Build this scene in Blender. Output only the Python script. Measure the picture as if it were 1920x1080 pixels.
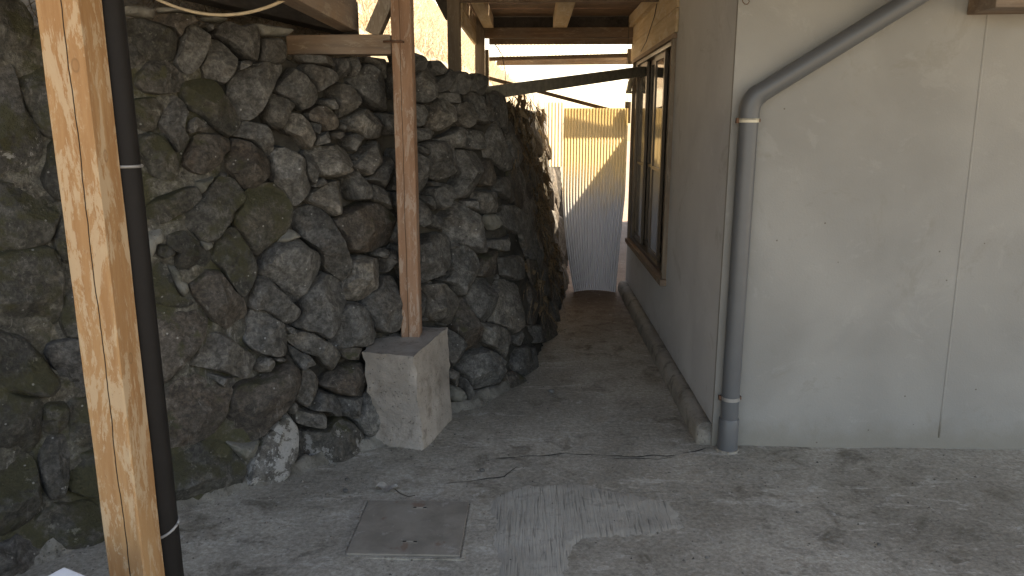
import bpy, bmesh, math, random
from mathutils import Vector, Matrix, noise
R = math.radians
random.seed(7)
scene = bpy.context.scene
for o in list(bpy.data.objects): bpy.data.objects.remove(o)

# ------------------------------------------------------------------ camera, sky, sun, exposure
cam_d = bpy.data.cameras.new('camera'); cam = bpy.data.objects.new('camera', cam_d)
scene.collection.objects.link(cam); scene.camera = cam
cam_d.sensor_width = 36.0; cam_d.lens = 36.0 * 1398 / 1920; cam_d.clip_start = .05; cam_d.clip_end = 500
cam.location = (0, 0, 1.6); cam.rotation_euler = (R(90 - 12.3), 0, R(1.64))

SUN = Vector((.53, .45, .74)).normalized()          # towards the sun: ahead, to the right, over the house
world = bpy.data.worlds.new('World'); scene.world = world; world.use_nodes = True
wn = world.node_tree.nodes; wn.clear()
sky = wn.new('ShaderNodeTexSky'); sky.sky_type = 'NISHITA'; sky.sun_disc = False
sky.sun_elevation = math.asin(SUN.z); sky.sun_rotation = math.atan2(SUN.x, SUN.y)
sky.air_density = 1.0; sky.dust_density = 2.0; sky.ozone_density = 1.0
bg = wn.new('ShaderNodeBackground'); bg.inputs['Strength'].default_value = .13
wo = wn.new('ShaderNodeOutputWorld')
world.node_tree.links.new(sky.outputs[0], bg.inputs[0]); world.node_tree.links.new(bg.outputs[0], wo.inputs[0])
sl = bpy.data.lights.new('sun', 'SUN'); sl.energy = 5.0; sl.angle = R(.5); sl.color = (1, .94, .84)
sun = bpy.data.objects.new('sun', sl); scene.collection.objects.link(sun); sun.location = (4, 4, 8)
sun.rotation_euler = (-SUN).to_track_quat('-Z', 'Y').to_euler()
vs = scene.view_settings; vs.view_transform = 'Standard'; vs.look = 'None'; vs.gamma = 1; vs.use_curve_mapping = False
vs.exposure = 2.08
vs.use_white_balance = True; vs.white_balance_temperature = 8250; vs.white_balance_tint = 14
scene.cycles.max_bounces = 10; scene.cycles.diffuse_bounces = 6; scene.cycles.use_denoising = True; scene.cycles.denoising_prefilter = 'ACCURATE'
scene.cycles.sample_clamp_indirect = 6

# ------------------------------------------------------------------ helpers: objects
COL = scene.collection
def obj(name, me, mat=None, parent=None, loc=None):
    o = bpy.data.objects.new(name, me); COL.objects.link(o)
    if mat is not None and me is not None and not me.materials: me.materials.append(mat)
    if loc is not None: o.location = loc
    if parent is not None: o.parent = parent
    return o
def tag(o, label=None, cat=None, group=None, kind=None):
    if label: o['label'] = label
    if cat: o['category'] = cat
    if group: o['group'] = group
    if kind: o['kind'] = kind
    return o
def empty(name, loc=(0, 0, 0)):
    e = bpy.data.objects.new(name, None); COL.objects.link(e); e.location = loc; e.empty_display_size = .1
    return e
class MB:
    "collects shapes in world metres; build() makes one mesh whose origin lies at org"
    def __init__(s): s.v = []; s.f = []
    def add(s, vs, fs):
        n = len(s.v); s.v += [tuple(v) for v in vs]; s.f += [tuple(i + n for i in f) for f in fs]; return s
    def box(s, a, b, M=None):
        vs = [Vector((x, y, z)) for z in (a[2], b[2]) for y in (a[1], b[1]) for x in (a[0], b[0])]
        if M: vs = [M @ v for v in vs]
        return s.add(vs, [(0, 2, 3, 1), (4, 5, 7, 6), (0, 1, 5, 4), (2, 6, 7, 3), (0, 4, 6, 2), (1, 3, 7, 5)])
    def bar(s, p, q, w, h, up=(0, 0, 1)):
        p, q = Vector(p), Vector(q); d = (q - p).normalized(); r = d.cross(Vector(up)).normalized(); u = r.cross(d)
        vs = [c + r * (a * w / 2) + u * (b * h / 2) for c in (p, q) for a, b in ((-1, -1), (1, -1), (1, 1), (-1, 1))]
        return s.add(vs, [(0, 1, 2, 3), (7, 6, 5, 4), (0, 4, 5, 1), (1, 5, 6, 2), (2, 6, 7, 3), (3, 7, 4, 0)])
    def tube(s, pts, rad, n=12, cap=True):
        pts = [Vector(p) for p in pts]; rs = rad if isinstance(rad, (list, tuple)) else [rad] * len(pts)
        d0 = (pts[1] - pts[0]).normalized(); a = Vector((0, 0, 1)) if abs(d0.z) < .9 else Vector((1, 0, 0))
        rings = []; u = d0.cross(a).normalized()
        for i, p in enumerate(pts):
            d = (pts[min(i + 1, len(pts) - 1)] - pts[max(i - 1, 0)]).normalized()
            u = (u - d * u.dot(d)).normalized(); w = d.cross(u)
            rings.append([p + (u * math.cos(t) + w * math.sin(t)) * rs[i] for t in [2 * math.pi * k / n for k in range(n)]])
        vs = [v for r in rings for v in r]; fs = []
        for i in range(len(pts) - 1):
            for k in range(n): fs.append((i * n + k, i * n + (k + 1) % n, (i + 1) * n + (k + 1) % n, (i + 1) * n + k))
        if cap: fs += [tuple(range(n))[::-1], tuple(range((len(pts) - 1) * n, len(pts) * n))]
        return s.add(vs, fs)
    def prism(s, poly, z0, z1):
        n = len(poly); vs = [(x, y, z0) for x, y in poly] + [(x, y, z1) for x, y in poly]
        return s.add(vs, [tuple(range(n))[::-1], tuple(range(n, 2 * n))] + [(i, (i + 1) % n, n + (i + 1) % n, n + i) for i in range(n)])
    def build(s, name, mat, parent=None, org=None, smooth=False, bevel=0, sub=0, rough=0, rscale=20):
        org = Vector(org) if org is not None else (Vector(parent.location) if parent is not None else Vector((0, 0, 0)))
        me = bpy.data.meshes.new(name); me.from_pydata([tuple(Vector(v) - org) for v in s.v], [], s.f); me.update()
        bm = bmesh.new(); bm.from_mesh(me)
        bmesh.ops.recalc_face_normals(bm, faces=bm.faces)
        if bevel: bmesh.ops.bevel(bm, geom=bm.edges[:], offset=bevel, segments=2, affect='EDGES', profile=.6)
        if sub:
            for _ in range(sub): bmesh.ops.subdivide_edges(bm, edges=bm.edges[:], cuts=1, use_grid_fill=True)
        if rough:
            bm.normal_update()
            for v in bm.verts:
                p = (v.co + org) * rscale
                v.co += v.normal * rough * (noise.noise(p) + .6 * noise.noise(p * 2.7 + Vector((5, 1, 3))) + .35 * noise.noise(p * 6.1))
        bm.to_mesh(me); bm.free()
        if smooth:
            for p in me.polygons: p.use_smooth = True
        par_loc = Vector(parent.location) if parent is not None else Vector((0, 0, 0))
        if parent is not None and parent.parent is not None: par_loc = par_loc + Vector(parent.parent.location)
        return obj(name, me, mat, parent, org - par_loc)
def smooth_by_angle(o, a=35):
    me = o.data
    for p in me.polygons: p.use_smooth = True
    bm = bmesh.new(); bm.from_mesh(me)
    for e in bm.edges:
        if len(e.link_faces) == 2 and e.calc_face_angle(0) > R(a): e.smooth = False
    bm.to_mesh(me); bm.free()

# ------------------------------------------------------------------ helpers: materials
class NT:
    def __init__(s, name):
        s.m = bpy.data.materials.new(name); s.m.use_nodes = True; s.t = s.m.node_tree; s.t.nodes.clear()
        s.out = s.t.nodes.new('ShaderNodeOutputMaterial'); s._pos = None
    def n(s, typ, **kw):
        nd = s.t.nodes.new('ShaderNode' + typ)
        for k, v in kw.items(): setattr(nd, k, v)
        return nd
    def l(s, a, b): s.t.links.new(a, b)
    def setin(s, sock, v):
        if hasattr(v, 'links') or isinstance(v, bpy.types.NodeSocket): s.l(v, sock)
        else:
            if isinstance(v, (tuple, list)) and len(v) == 3 and sock.type == 'RGBA': v = (*v, 1)
            sock.default_value = v
    def pos(s, kind='world'):
        if kind == 'world': return s.n('NewGeometry').outputs['Position']
        return s.n('TexCoord').outputs['Object']
    def vm(s, op, a, b):
        x = s.n('VectorMath', operation=op); s.setin(x.inputs[0], a); s.setin(x.inputs[1], b); return x.outputs[0]
    def math(s, op, a, b=0., c=0., clamp=False):
        x = s.n('Math', operation=op, use_clamp=clamp); s.setin(x.inputs[0], a); s.setin(x.inputs[1], b); s.setin(x.inputs[2], c); return x.outputs[0]
    def noise(s, vec, scale, detail=4., rough=.55, dist=0.):
        x = s.n('TexNoise'); s.l(vec, x.inputs['Vector']); x.inputs['Scale'].default_value = scale
        x.inputs['Detail'].default_value = detail; x.inputs['Roughness'].default_value = rough; x.inputs['Distortion'].default_value = dist
        return x.outputs['Fac']
    def voro(s, vec, scale, feature='F1', out='Distance'):
        x = s.n('TexVoronoi', feature=feature); s.l(vec, x.inputs['Vector']); x.inputs['Scale'].default_value = scale; return x.outputs[out]
    def step(s, v, a, b):
        x = s.n('MapRange', interpolation_type='SMOOTHSTEP'); s.setin(x.inputs['Value'], v)
        x.inputs['From Min'].default_value = a; x.inputs['From Max'].default_value = b; return x.outputs[0]
    def mix(s, f, a, b, mode='MIX'):
        x = s.n('Mix', data_type='RGBA', blend_type=mode); s.setin(x.inputs[0], f); s.setin(x.inputs[6], a); s.setin(x.inputs[7], b); return x.outputs[2]
    def sep(s, v):
        x = s.n('SeparateXYZ'); s.l(v, x.inputs[0]); return x.outputs
    def rand(s): return s.n('ObjectInfo').outputs['Random']
    def principled(s, col, rough=.8, bump=None, bstr=.3, bdist=.01, metal=0., spec=.5, **kw):
        p = s.n('BsdfPrincipled'); s.setin(p.inputs['Base Color'], col); s.setin(p.inputs['Roughness'], rough)
        p.inputs['Metallic'].default_value = metal; p.inputs['Specular IOR Level'].default_value = spec
        if bump is not None:
            b = s.n('Bump'); s.l(bump, b.inputs['Height']); b.inputs['Strength'].default_value = bstr; b.inputs['Distance'].default_value = bdist
            s.l(b.outputs[0], p.inputs['Normal'])
        for k, v in kw.items(): s.setin(p.inputs[k.replace('_', ' ')], v)
        s.l(p.outputs[0], s.out.inputs[0]); return p

def stone_mat(name, c1, c2, tint, tint_amt, moss, lichen, dust=.25, val=1.0):
    t = NT(name); P = t.pos(); rnd = t.rand()
    off = t.vm('SCALE', (3.1, 7.7, 5.3), (0, 0, 0)); sc = off.node; t.setin(sc.inputs['Scale'], t.math('MULTIPLY', rnd, 9.))
    Q = t.vm('ADD', P, off)
    n1 = t.noise(Q, 3.5, 6, .6, .4); n2 = t.noise(Q, 16, 8, .65, .2); n3 = t.noise(Q, 90, 4, .6)
    col = t.mix(t.step(n1, .3, .7), c1, c2)
    col = t.mix(t.math('MULTIPLY', t.step(t.noise(Q, 5.5, 5, .6, .8), .48, .66), tint_amt), col, tint)
    cr = t.noise(Q, 11, 9, .78, .5); col = t.mix(t.math('MULTIPLY', t.step(cr, .56, .60), .5), col, t.mix(1., col, (1.45, 1.42, 1.36), 'MULTIPLY'))
    col = t.mix(t.math('MULTIPLY', t.step(t.noise(t.vm('ADD', Q, (2, 9, 4)), 8, 9, .78, .6), .57, .61), .55), col, (.045, .04, .034))
    col = t.mix(t.step(n2, .35, .75), t.mix(1., col, (.5, .49, .47), 'MULTIPLY'), col)
    n5 = t.noise(Q, 42, 8, .75, .4); n6 = t.noise(Q, 75, 5, .7)
    col = t.mix(1., col, t.mix(t.step(n5, .36, .64), (.58, .57, .55), (1.28, 1.26, 1.22)), 'MULTIPLY'); col = t.mix(1., col, t.mix(t.step(n6, .36, .64), (.8, .8, .8), (1.16, 1.16, 1.16)), 'MULTIPLY')
    # pale mineral dust and scratches in streaks
    st = t.noise(t.vm('MULTIPLY', Q, (9, 9, 3)), 3, 7, .7, 1.2)
    col = t.mix(t.math('MULTIPLY', t.step(st, .585, .64), dust), col, (.3, .28, .25))
    if moss:
        nz = t.sep(t.n('NewGeometry').outputs['Normal'])[2]
        mm = t.math('ADD', t.noise(P, 6, 7, .7, .3), t.math('MULTIPLY', nz, .10))
        mk = t.step(mm, .62 - .16 * moss, .72 - .12 * moss)
        mc = t.mix(n3, (.026, .027, .013), (.075, .068, .034)); col = t.mix(mk, col, mc)
        mk2 = t.step(t.noise(P, 21, 8, .75), .60, .66)
        col = t.mix(t.math('MULTIPLY', mk2, .55 * moss), col, (.25, .24, .2))
    if lichen:
        lk = t.math('MULTIPLY', t.step(t.noise(Q, 9, 10, .74, .3), .64 - .14 * lichen, .67 - .14 * lichen), .85)
        col = t.mix(lk, col, t.mix(n3, (.2, .19, .17), (.36, .35, .325)))
    pt = t.n('NewGeometry').outputs['Pointiness']
    col = t.mix(t.math('MULTIPLY', t.step(pt, .52, .6), .22), col, (.3, .285, .26))
    spk = t.step(t.voro(Q, 16), .09, .05); col = t.mix(t.math('MULTIPLY', spk, .5), col, (.46, .45, .42))
    pit = t.step(t.voro(t.vm('ADD', Q, (4, 4, 4)), 55), .16, .05); col = t.mix(t.math('MULTIPLY', pit, .55), col, (.02, .018, .016))
    br = t.math('MULTIPLY_ADD', rnd, .45, .78 * val); hsv = t.n('HueSaturation'); t.setin(hsv.inputs['Color'], col); t.setin(hsv.inputs['Value'], br)
    h = t.math('ADD', t.math('MULTIPLY', n2, 1.), t.math('MULTIPLY', n3, .35)); h = t.math('ADD', h, t.math('MULTIPLY', t.noise(Q, 240, 3), .14))
    h = t.math('ADD', h, t.math('MULTIPLY', t.noise(Q, 7, 3, .5), .8))
    t.principled(hsv.outputs[0], t.math('MULTIPLY_ADD', n2, .3, .62), t.math('ADD', h, t.math('MULTIPLY', n5, .6)), .8, .02, spec=.35); return t.m

def cement_mat(name, c1, c2, dirt, bs=.8, scale=1.):
    t = NT(name); P = t.pos()
    n1 = t.noise(P, 4 * scale, 6, .65, .3); n2 = t.noise(P, 30 * scale, 6, .7); n3 = t.noise(P, 160 * scale, 3)
    col = t.mix(t.step(n1, .32, .68), c1, c2); col = t.mix(t.math('MULTIPLY', t.step(t.noise(P, 9 * scale, 7, .7), .5, .68), .7), col, dirt)
    pit = t.step(t.voro(P, 70 * scale), .22, .06); col = t.mix(t.math('MULTIPLY', pit, .6), col, (.04, .035, .03))
    h = t.math('ADD', n2, t.math('MULTIPLY', n3, .4)); h = t.math('SUBTRACT', h, t.math('MULTIPLY', pit, .5))
    t.principled(col, .92, h, bs, .012, spec=.2); return t.m

def wood_mat(name, ca, cb, patch, pamt, axis='Z', grey=0., crack=None, knots=(), pscale=1.):
    t = NT(name); P = t.pos('obj')
    st = {'Z': (26, 26, 1.6), 'Y': (26, 1.6, 26), 'X': (1.6, 26, 26)}[axis]
    S = t.vm('MULTIPLY', P, st); g = t.noise(S, 1.0, 6, .65, .6); g2 = t.noise(t.vm('MULTIPLY', S, (3, 3, 3)), 1.5, 3)
    col = t.mix(t.step(g, .3, .72), ca, cb)
    st2 = {'Z': (12, 12, 3.2), 'Y': (12, 3.2, 12), 'X': (3.2, 12, 12)}[axis]
    pk = t.noise(t.vm('MULTIPLY', P, st2), pscale, 10, .76, .4)
    col = t.mix(t.math('MULTIPLY', t.step(pk, .625 - .2 * pamt, .66 - .19 * pamt), .8), col, patch)
    col = t.mix(t.math('MULTIPLY', t.step(t.noise(t.vm('MULTIPLY', P, st2), 4.5, 8, .75, .3), .52, .66), .55), col, patch)
    col = t.mix(t.math('MULTIPLY', t.step(t.noise(t.vm('MULTIPLY', P, st2), 9., 6, .7), .62, .72), .5), col, tuple(x * .45 for x in ca))
    if grey: col = t.mix(t.math('MULTIPLY', t.step(t.noise(P, 3, 5), .3, .7), grey), col, (.2, .18, .16))
    X, Y, Z = t.sep(P)
    h = t.math('ADD', g, t.math('MULTIPLY', g2, .4))
    for (kx, ky, kz, kr) in knots:
        d = t.vm('SUBTRACT', P, (kx, ky, kz)); d = t.vm('MULTIPLY', d, (1, 1, .6)); ln = t.n('VectorMath', operation='LENGTH'); t.l(d, ln.inputs[0])
        k = t.step(ln.outputs[1 if len(ln.outputs) > 1 else 0], kr, kr * .75)
        rim = t.math('SUBTRACT', k, t.step(ln.outputs[1], kr * .72, kr * .5))
        col = t.mix(t.math('MULTIPLY', k, .25), col, (.24, .13, .06)); col = t.mix(t.math('MULTIPLY', rim, .3), col, (.15, .08, .04))
    if crack is not None:
        (cx, width, amp) = crack
        wob = t.noise(t.vm('MULTIPLY', P, (0, 0, 1)), 2.2, 4, .6)
        dx = t.math('ABSOLUTE', t.math('SUBTRACT', X, t.math('MULTIPLY_ADD', wob, amp, cx - amp * .5)))
        ck = t.step(dx, width, width * .45); col = t.mix(ck, col, (.02, .012, .006)); h = t.math('SUBTRACT', h, t.math('MULTIPLY', ck, 2.))
    t.principled(col, .78, h, .35, .004, spec=.3); return t.m

def plain(name, col, rough=.5, var=.15, metal=0., scale=12, bs=.05, spec=.5):
    t = NT(name); P = t.pos(); n = t.noise(P, scale, 6, .65)
    c = t.mix(t.step(n, .3, .7), tuple(x * (1 - var) for x in col), tuple(min(1, x * (1 + var)) for x in col))
    t.principled(c, t.math('MULTIPLY_ADD', n, .2, rough - .1), t.noise(P, scale * 8, 3), bs, .003, metal=metal, spec=spec); return t.m

M = {}
M['g'] = stone_mat('stone_grey', (.118, .117, .113), (.195, .191, .182), (.12, .095, .07), .35, 0, 0)
M['l'] = stone_mat('stone_pale', (.14, .132, .12), (.235, .222, .2), (.17, .135, .1), .4, 0, 0, .35)
M['b'] = stone_mat('stone_brown', (.09, .08, .07), (.15, .13, .11), (.115, .08, .055), .5, .3, 0, .3)
M['m'] = stone_mat('stone_mossy', (.075, .074, .066), (.14, .135, .12), (.11, .09, .06), .45, .95, 0, .25, .85)
M['w'] = stone_mat('stone_lichen', (.12, .116, .108), (.19, .182, .168), (.1, .08, .06), .3, .2, 1., .2)
M['v'] = stone_mat('stone_spotted', (.08, .077, .072), (.14, .135, .122), (.1, .08, .06), .3, .35, .5, .2)
M['mossmortar'] = stone_mat('mossy_mortar', (.1, .097, .083), (.19, .182, .158), (.1, .08, .05), .4, .85, 0, .4, .9)
M['c'] = cement_mat('old_mortar', (.12, .115, .095), (.23, .22, .19), (.05, .05, .03))
M['core'] = cement_mat('wall_core_earth', (.03, .028, .024), (.075, .068, .056), (.02, .018, .014))
M['block'] = cement_mat('plinth_concrete', (.25, .22, .185), (.4, .355, .305), (.16, .13, .1), 1., .7)
M['kerb'] = cement_mat('kerb_concrete', (.23, .21, .178), (.34, .315, .27), (.08, .07, .055), .7, .8)
M['kerb2'] = cement_mat('rubble_mortar', (.16, .147, .122), (.26, .243, .208), (.08, .072, .056), .95)
M['post_honey'] = wood_mat('honey_post_wood', (.33, .17, .07), (.43, .25, .115), (.5, .365, .225), .62, 'Z', 0, (.012, .0022, .03),
                           ((.03, -.055, 1.75, .013), (.055, -.01, 1.52, .012), (.055, .01, 1.3, .012), (.055, 0, .95, .012)), 1.25)
M['post_red'] = wood_mat('weathered_post_wood', (.22, .115, .065), (.33, .19, .115), (.38, .28, .21), .5, 'Z', .15, (-.008, .0018, .02), (), 1.5)
M['wood_x'] = wood_mat('aged_wood_across', (.13, .085, .055), (.25, .165, .105), (.32, .25, .18), .3, 'X', .45)
M['wood_y'] = wood_mat('aged_wood_along', (.17, .11, .07), (.3, .2, .125), (.36, .28, .2), .35, 'Y', .4)
M['wood_yp'] = wood_mat('pale_wood_along', (.46, .34, .2), (.6, .47, .31), (.6, .52, .4), .4, 'Y', .2)
M['wood_z'] = wood_mat('aged_wood_upright', (.16, .12, .085), (.28, .22, .16), (.33, .28, .22), .35, 'Z', .35)
M['dark_wood'] = wood_mat('dark_wood', (.028, .024, .02), (.06, .05, .042), (.08, .07, .06), .2, 'Y', .2)
M['dark_pipe'] = plain('dark_brown_plastic', (.014, .012, .0105), .65, .15, 0, 12, .05, .2)
M['pvc'] = plain('grey_pvc', (.1, .104, .107), .42, .06, 0, 6, .03)
M['band'] = plain('band_metal', (.33, .32, .3), .45, .2, .4)
M['hose'] = plain('beige_hose', (.5, .4, .26), .6, .12, 0, 30)
M['iron'] = plain('rusty_iron', (.12, .06, .035), .7, .35, .3, 40)
M['alu'] = plain('bronze_aluminium', (.09, .07, .052), .35, .15, .5)
M['white'] = plain('white_foam', (.8, .8, .79), .7, .04, 0, 60, .1)
M['cream'] = plain('cream_plastic', (.55, .5, .38), .5, .1)
M['black'] = plain('black_wire', (.02, .02, .02), .5, .1)
M['roofdark'] = plain('roof_board_brown', (.13, .08, .05), .8, .35, 0, 8)
M['rooftile'] = plain('roof_grey', (.1, .1, .1), .7, .2)
M['gutter'] = plain('gutter_dark', (.2, .185, .15), .5, .3, 0, 25)

def plaster(name, c1, c2, speck=.5):
    t = NT(name); P = t.pos(); n1 = t.noise(P, 1.6, 4, .5, .3); n2 = t.noise(P, 120, 4, .6); n3 = t.noise(P, 380, 2)
    col = t.mix(t.step(n1, .3, .7), c1, c2)
    col = t.mix(t.math('MULTIPLY', t.step(t.noise(t.vm('MULTIPLY', P, (5, 5, .7)), 1.2, 6, .7), .6, .8), .22), col, (.3, .28, .24))
    pl = t.noise(t.vm('ADD', P, (4, 0, 2)), 4.5, 9, .78, .6); col = t.mix(t.math('MULTIPLY', t.step(pl, .56, .63), .16), col, tuple(x * 1.3 for x in c2)); col = t.mix(t.math('MULTIPLY', t.step(t.noise(P, 2.7, 8, .75, .8), .57, .66), .25), col, (.2, .185, .15))
    z = t.sep(P)[2]   # splash dirt along the foot of the wall
    dirt = t.math('MULTIPLY', t.step(t.math('ADD', z, t.math('MULTIPLY', t.noise(P, 9, 6, .7), -.22)), .07, -.1), .6)
    col = t.mix(dirt, col, (.22, .2, .16))
    sp = t.step(t.voro(P, 7), .035, .02); col = t.mix(t.math('MULTIPLY', sp, speck), col, (.12, .1, .08))
    sp2 = t.step(t.voro(t.vm('ADD', P, (3, 1, 2)), 45), .1, .04); col = t.mix(t.math('MULTIPLY', sp2, .12 * speck), col, (.2, .18, .15))
    t.principled(col, .85, t.math('ADD', n2, t.math('MULTIPLY', n3, .5)), .35, .004, spec=.25); return t.m
M['plaster'] = plaster('cream_stucco', (.255, .247, .226), (.32, .31, .284), .9)
M['plaster_side'] = plaster('grey_stucco', (.47, .475, .475), (.56, .565, .56), .5)

def floor_mat():
    t = NT('stained_concrete'); P = t.pos(); X, Y, Z = t.sep(P)
    n1 = t.noise(P, 1.3, 6, .6, .5); n2 = t.noise(P, 6, 8, .68, .6); n3 = t.noise(P, 45, 6, .7); n4 = t.noise(P, 220, 3)
    col = t.mix(t.step(n1, .3, .72), (.26, .24, .2), (.42, .392, .335))
    col = t.mix(t.math('MULTIPLY', t.math('MULTIPLY', t.step(n2, .48, .68), t.step(t.noise(P, 1.1, 3), .38, .6)), .8), col, (.12, .105, .08))         # damp and algae blotches
    sc_ = t.noise(t.vm('MULTIPLY', t.vm('ADD', P, (0, 0, 3)), (5, 16, 1)), 1.3, 9, .72, 1.4); col = t.mix(t.math('MULTIPLY', t.step(sc_, .58, .64), .5), col, (.15, .135, .108))
    sw = t.noise(t.vm('MULTIPLY', P, (2.2, 8, 1)), 1.1, 8, .7, .8)
    col = t.mix(t.math('MULTIPLY', t.step(sw, .58, .63), .5), col, (.52, .495, .445))           # pale worn skin
    # soil tracked along the passage
    soil = t.math('MULTIPLY', t.step(t.math('ADD', Y, t.math('MULTIPLY', n2, 2.4)), 6.0, 8.4), .75)
    col = t.mix(soil, col, t.mix(n3, (.09, .055, .036), (.21, .12, .075)))
    col = t.mix(t.math('MULTIPLY', t.step(t.noise(P, 3.1, 5, .6), .56, .7), .5), col, (.14, .12, .085))
    n6 = t.noise(P, 70, 6, .75, .3); col = t.mix(1., col, t.mix(t.step(n3, .38, .62), (1.1, 1.09, 1.08), (.8, .78, .75)), 'MULTIPLY'); col = t.mix(1., col, t.mix(t.step(n6, .38, .62), (.88, .88, .87), (1.1, 1.1, 1.09)), 'MULTIPLY')
    fl = t.noise(t.vm('ADD', P, (8, 3, 0)), 13, 10, .8, .4); col = t.mix(t.math('MULTIPLY', t.step(fl, .585, .62), .55), col, (.5, .475, .425)); col = t.mix(t.math('MULTIPLY', t.step(fl, .40, .36), .55), col, (.12, .108, .088))
    spk = t.step(t.voro(P, 15), .09, .05); col = t.mix(t.math('MULTIPLY', spk, .6), col, (.05, .045, .038))
    sp2 = t.step(t.voro(t.vm('ADD', P, (5, 2, 0)), 26), .12, .07); col = t.mix(t.math('MULTIPLY', sp2, .5), col, (.33, .32, .3))
    h = t.math('ADD', t.math('MULTIPLY', n2, 1.2), t.math('ADD', n3, t.math('MULTIPLY', n4, .4)))
    t.principled(col, t.math('MULTIPLY_ADD', n2, .25, .68), h, .6, .012, spec=.3); return t.m
M['floor'] = floor_mat()
def broom_mat():
    t = NT('broomed_concrete'); P = t.pos()
    w = t.noise(t.vm('MULTIPLY', P, (95, 4.5, 1)), 1., 4, .6, .5); n = t.noise(P, 14, 6, .65); n1 = t.noise(P, 3.5, 5, .6)
    col = t.mix(t.step(n1, .3, .7), (.3, .28, .235), (.42, .393, .335)); col = t.mix(t.math('MULTIPLY', t.step(n, .52, .68), .5), col, (.15, .138, .115))
    col = t.mix(t.math('MULTIPLY', t.step(w, .44, .34), .6), col, (.09, .083, .07))
    t.principled(col, .85, t.math('ADD', t.math('MULTIPLY', w, 1.6), t.math('MULTIPLY', n, .4)), .7, .008, spec=.25); return t.m
M['broom'] = broom_mat()
def lid_mat():
    t = NT('worn_steel_lid'); P = t.pos(); n = t.noise(P, 7, 7, .65, .4); n2 = t.noise(P, 60, 5, .7)
    col = t.mix(t.step(n, .3, .7), (.19, .168, .135), (.28, .25, .205)); col = t.mix(t.math('MULTIPLY', t.step(t.noise(P, 18, 8, .75, .6), .58, .66), .7), col, (.36, .335, .295))
    col = t.mix(t.math('MULTIPLY', t.step(t.noise(t.vm('ADD', P, (7, 0, 0)), 9, 5), .62, .7), .5), col, (.17, .08, .045))
    t.principled(col, .65, n2, .25, .004, metal=0., spec=.3); return t.m
M['lid'] = lid_mat()
def sheet_mat(name, col, tr=.75, clear=0., sun_tone=None):
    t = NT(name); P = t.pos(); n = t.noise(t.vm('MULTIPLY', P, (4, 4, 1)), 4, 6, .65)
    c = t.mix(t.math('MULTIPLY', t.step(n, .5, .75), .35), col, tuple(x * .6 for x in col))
    if sun_tone: c = t.mix(t.step(t.math('ADD', t.sep(P)[2], t.math('MULTIPLY', n, .5)), .95, 1.55), c, sun_tone)  # sun's yellow painted into the sheet colour towards the top
    sp = t.step(t.voro(P, 22), .06, .03); c = t.mix(t.math('MULTIPLY', sp, .7), c, (.1, .08, .05))
    a = t.n('BsdfTranslucent'); t.setin(a.inputs[0], c); b = t.n('BsdfPrincipled'); t.setin(b.inputs['Base Color'], c); b.inputs['Roughness'].default_value = .35
    mx = t.n('MixShader'); mx.inputs[0].default_value = 1 - tr; t.l(a.outputs[0], mx.inputs[1]); t.l(b.outputs[0], mx.inputs[2]); 
    if clear:
        tp = t.n('BsdfTransparent'); t.setin(tp.inputs[0], (.98, .94, .82)); m2 = t.n('MixShader'); m2.inputs[0].default_value = clear; t.l(mx.outputs[0], m2.inputs[1]); t.l(tp.outputs[0], m2.inputs[2]); mx = m2
    t.l(mx.outputs[0], t.out.inputs[0]); return t.m
M['sheet'] = sheet_mat('translucent_sheet', (.36, .385, .41), .72, 0, (.6, .47, .25))  # cool shade tone as base, painted sunlight yellow above
M['roof_sheet'] = sheet_mat('clear_roof_sheet', (.8, .74, .6), .7, .5)
M['sheet_old'] = sheet_mat('yellowed_sheet', (.72, .62, .42), .7)
def glass_mat():
    t = NT('window_glass'); p = t.principled((.05, .055, .055), .06, None, spec=.9); return t.m
M['glass'] = glass_mat()
def grass_mat(name, a, b, c):
    t = NT(name); P = t.pos(); n = t.noise(P, 14, 4, .6); n2 = t.noise(P, 70, 2)
    col = t.mix(t.step(n, .3, .7), a, b); col = t.mix(t.step(n2, .5, .7), col, c)
    d = t.n('BsdfDiffuse'); t.setin(d.inputs[0], col); tr = t.n('BsdfTranslucent'); t.setin(tr.inputs[0], col)
    mx = t.n('MixShader'); mx.inputs[0].default_value = .35; t.l(d.outputs[0], mx.inputs[1]); t.l(tr.outputs[0], mx.inputs[2]); t.l(mx.outputs[0], t.out.inputs[0]); return t.m
M['straw'] = grass_mat('dead_grass', (.11, .082, .052), (.25, .19, .125), (.06, .045, .03))
M['brush'] = grass_mat('dry_brush', (.5, .41, .28), (.62, .55, .42), (.28, .17, .1))
def earth_mat():
    t = NT('bank_earth'); P = t.pos(); n = t.noise(P, 3, 7, .65); n2 = t.noise(P, 30, 5)
    col = t.mix(t.step(n, .3, .7), (.2, .17, .12), (.4, .34, .25)); col = t.mix(t.math('MULTIPLY', t.step(n2, .5, .7), .5), col, (.06, .055, .035))
    t.principled(col, .95, n2, .8, .03, spec=.1); return t.m
M['earth'] = earth_mat()
M['grit'] = plain('loose_grit', (.13, .115, .095), .9, .7, 0, 60)
M['leaf'] = plain('dry_leaf', (.3, .275, .235), .7, .3, 0, 40)
M['crack'] = plain('crack_dark', (.025, .022, .018), .95, .3, 0, 60)  # near-black fill for the thin crack strips in the floor

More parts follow.
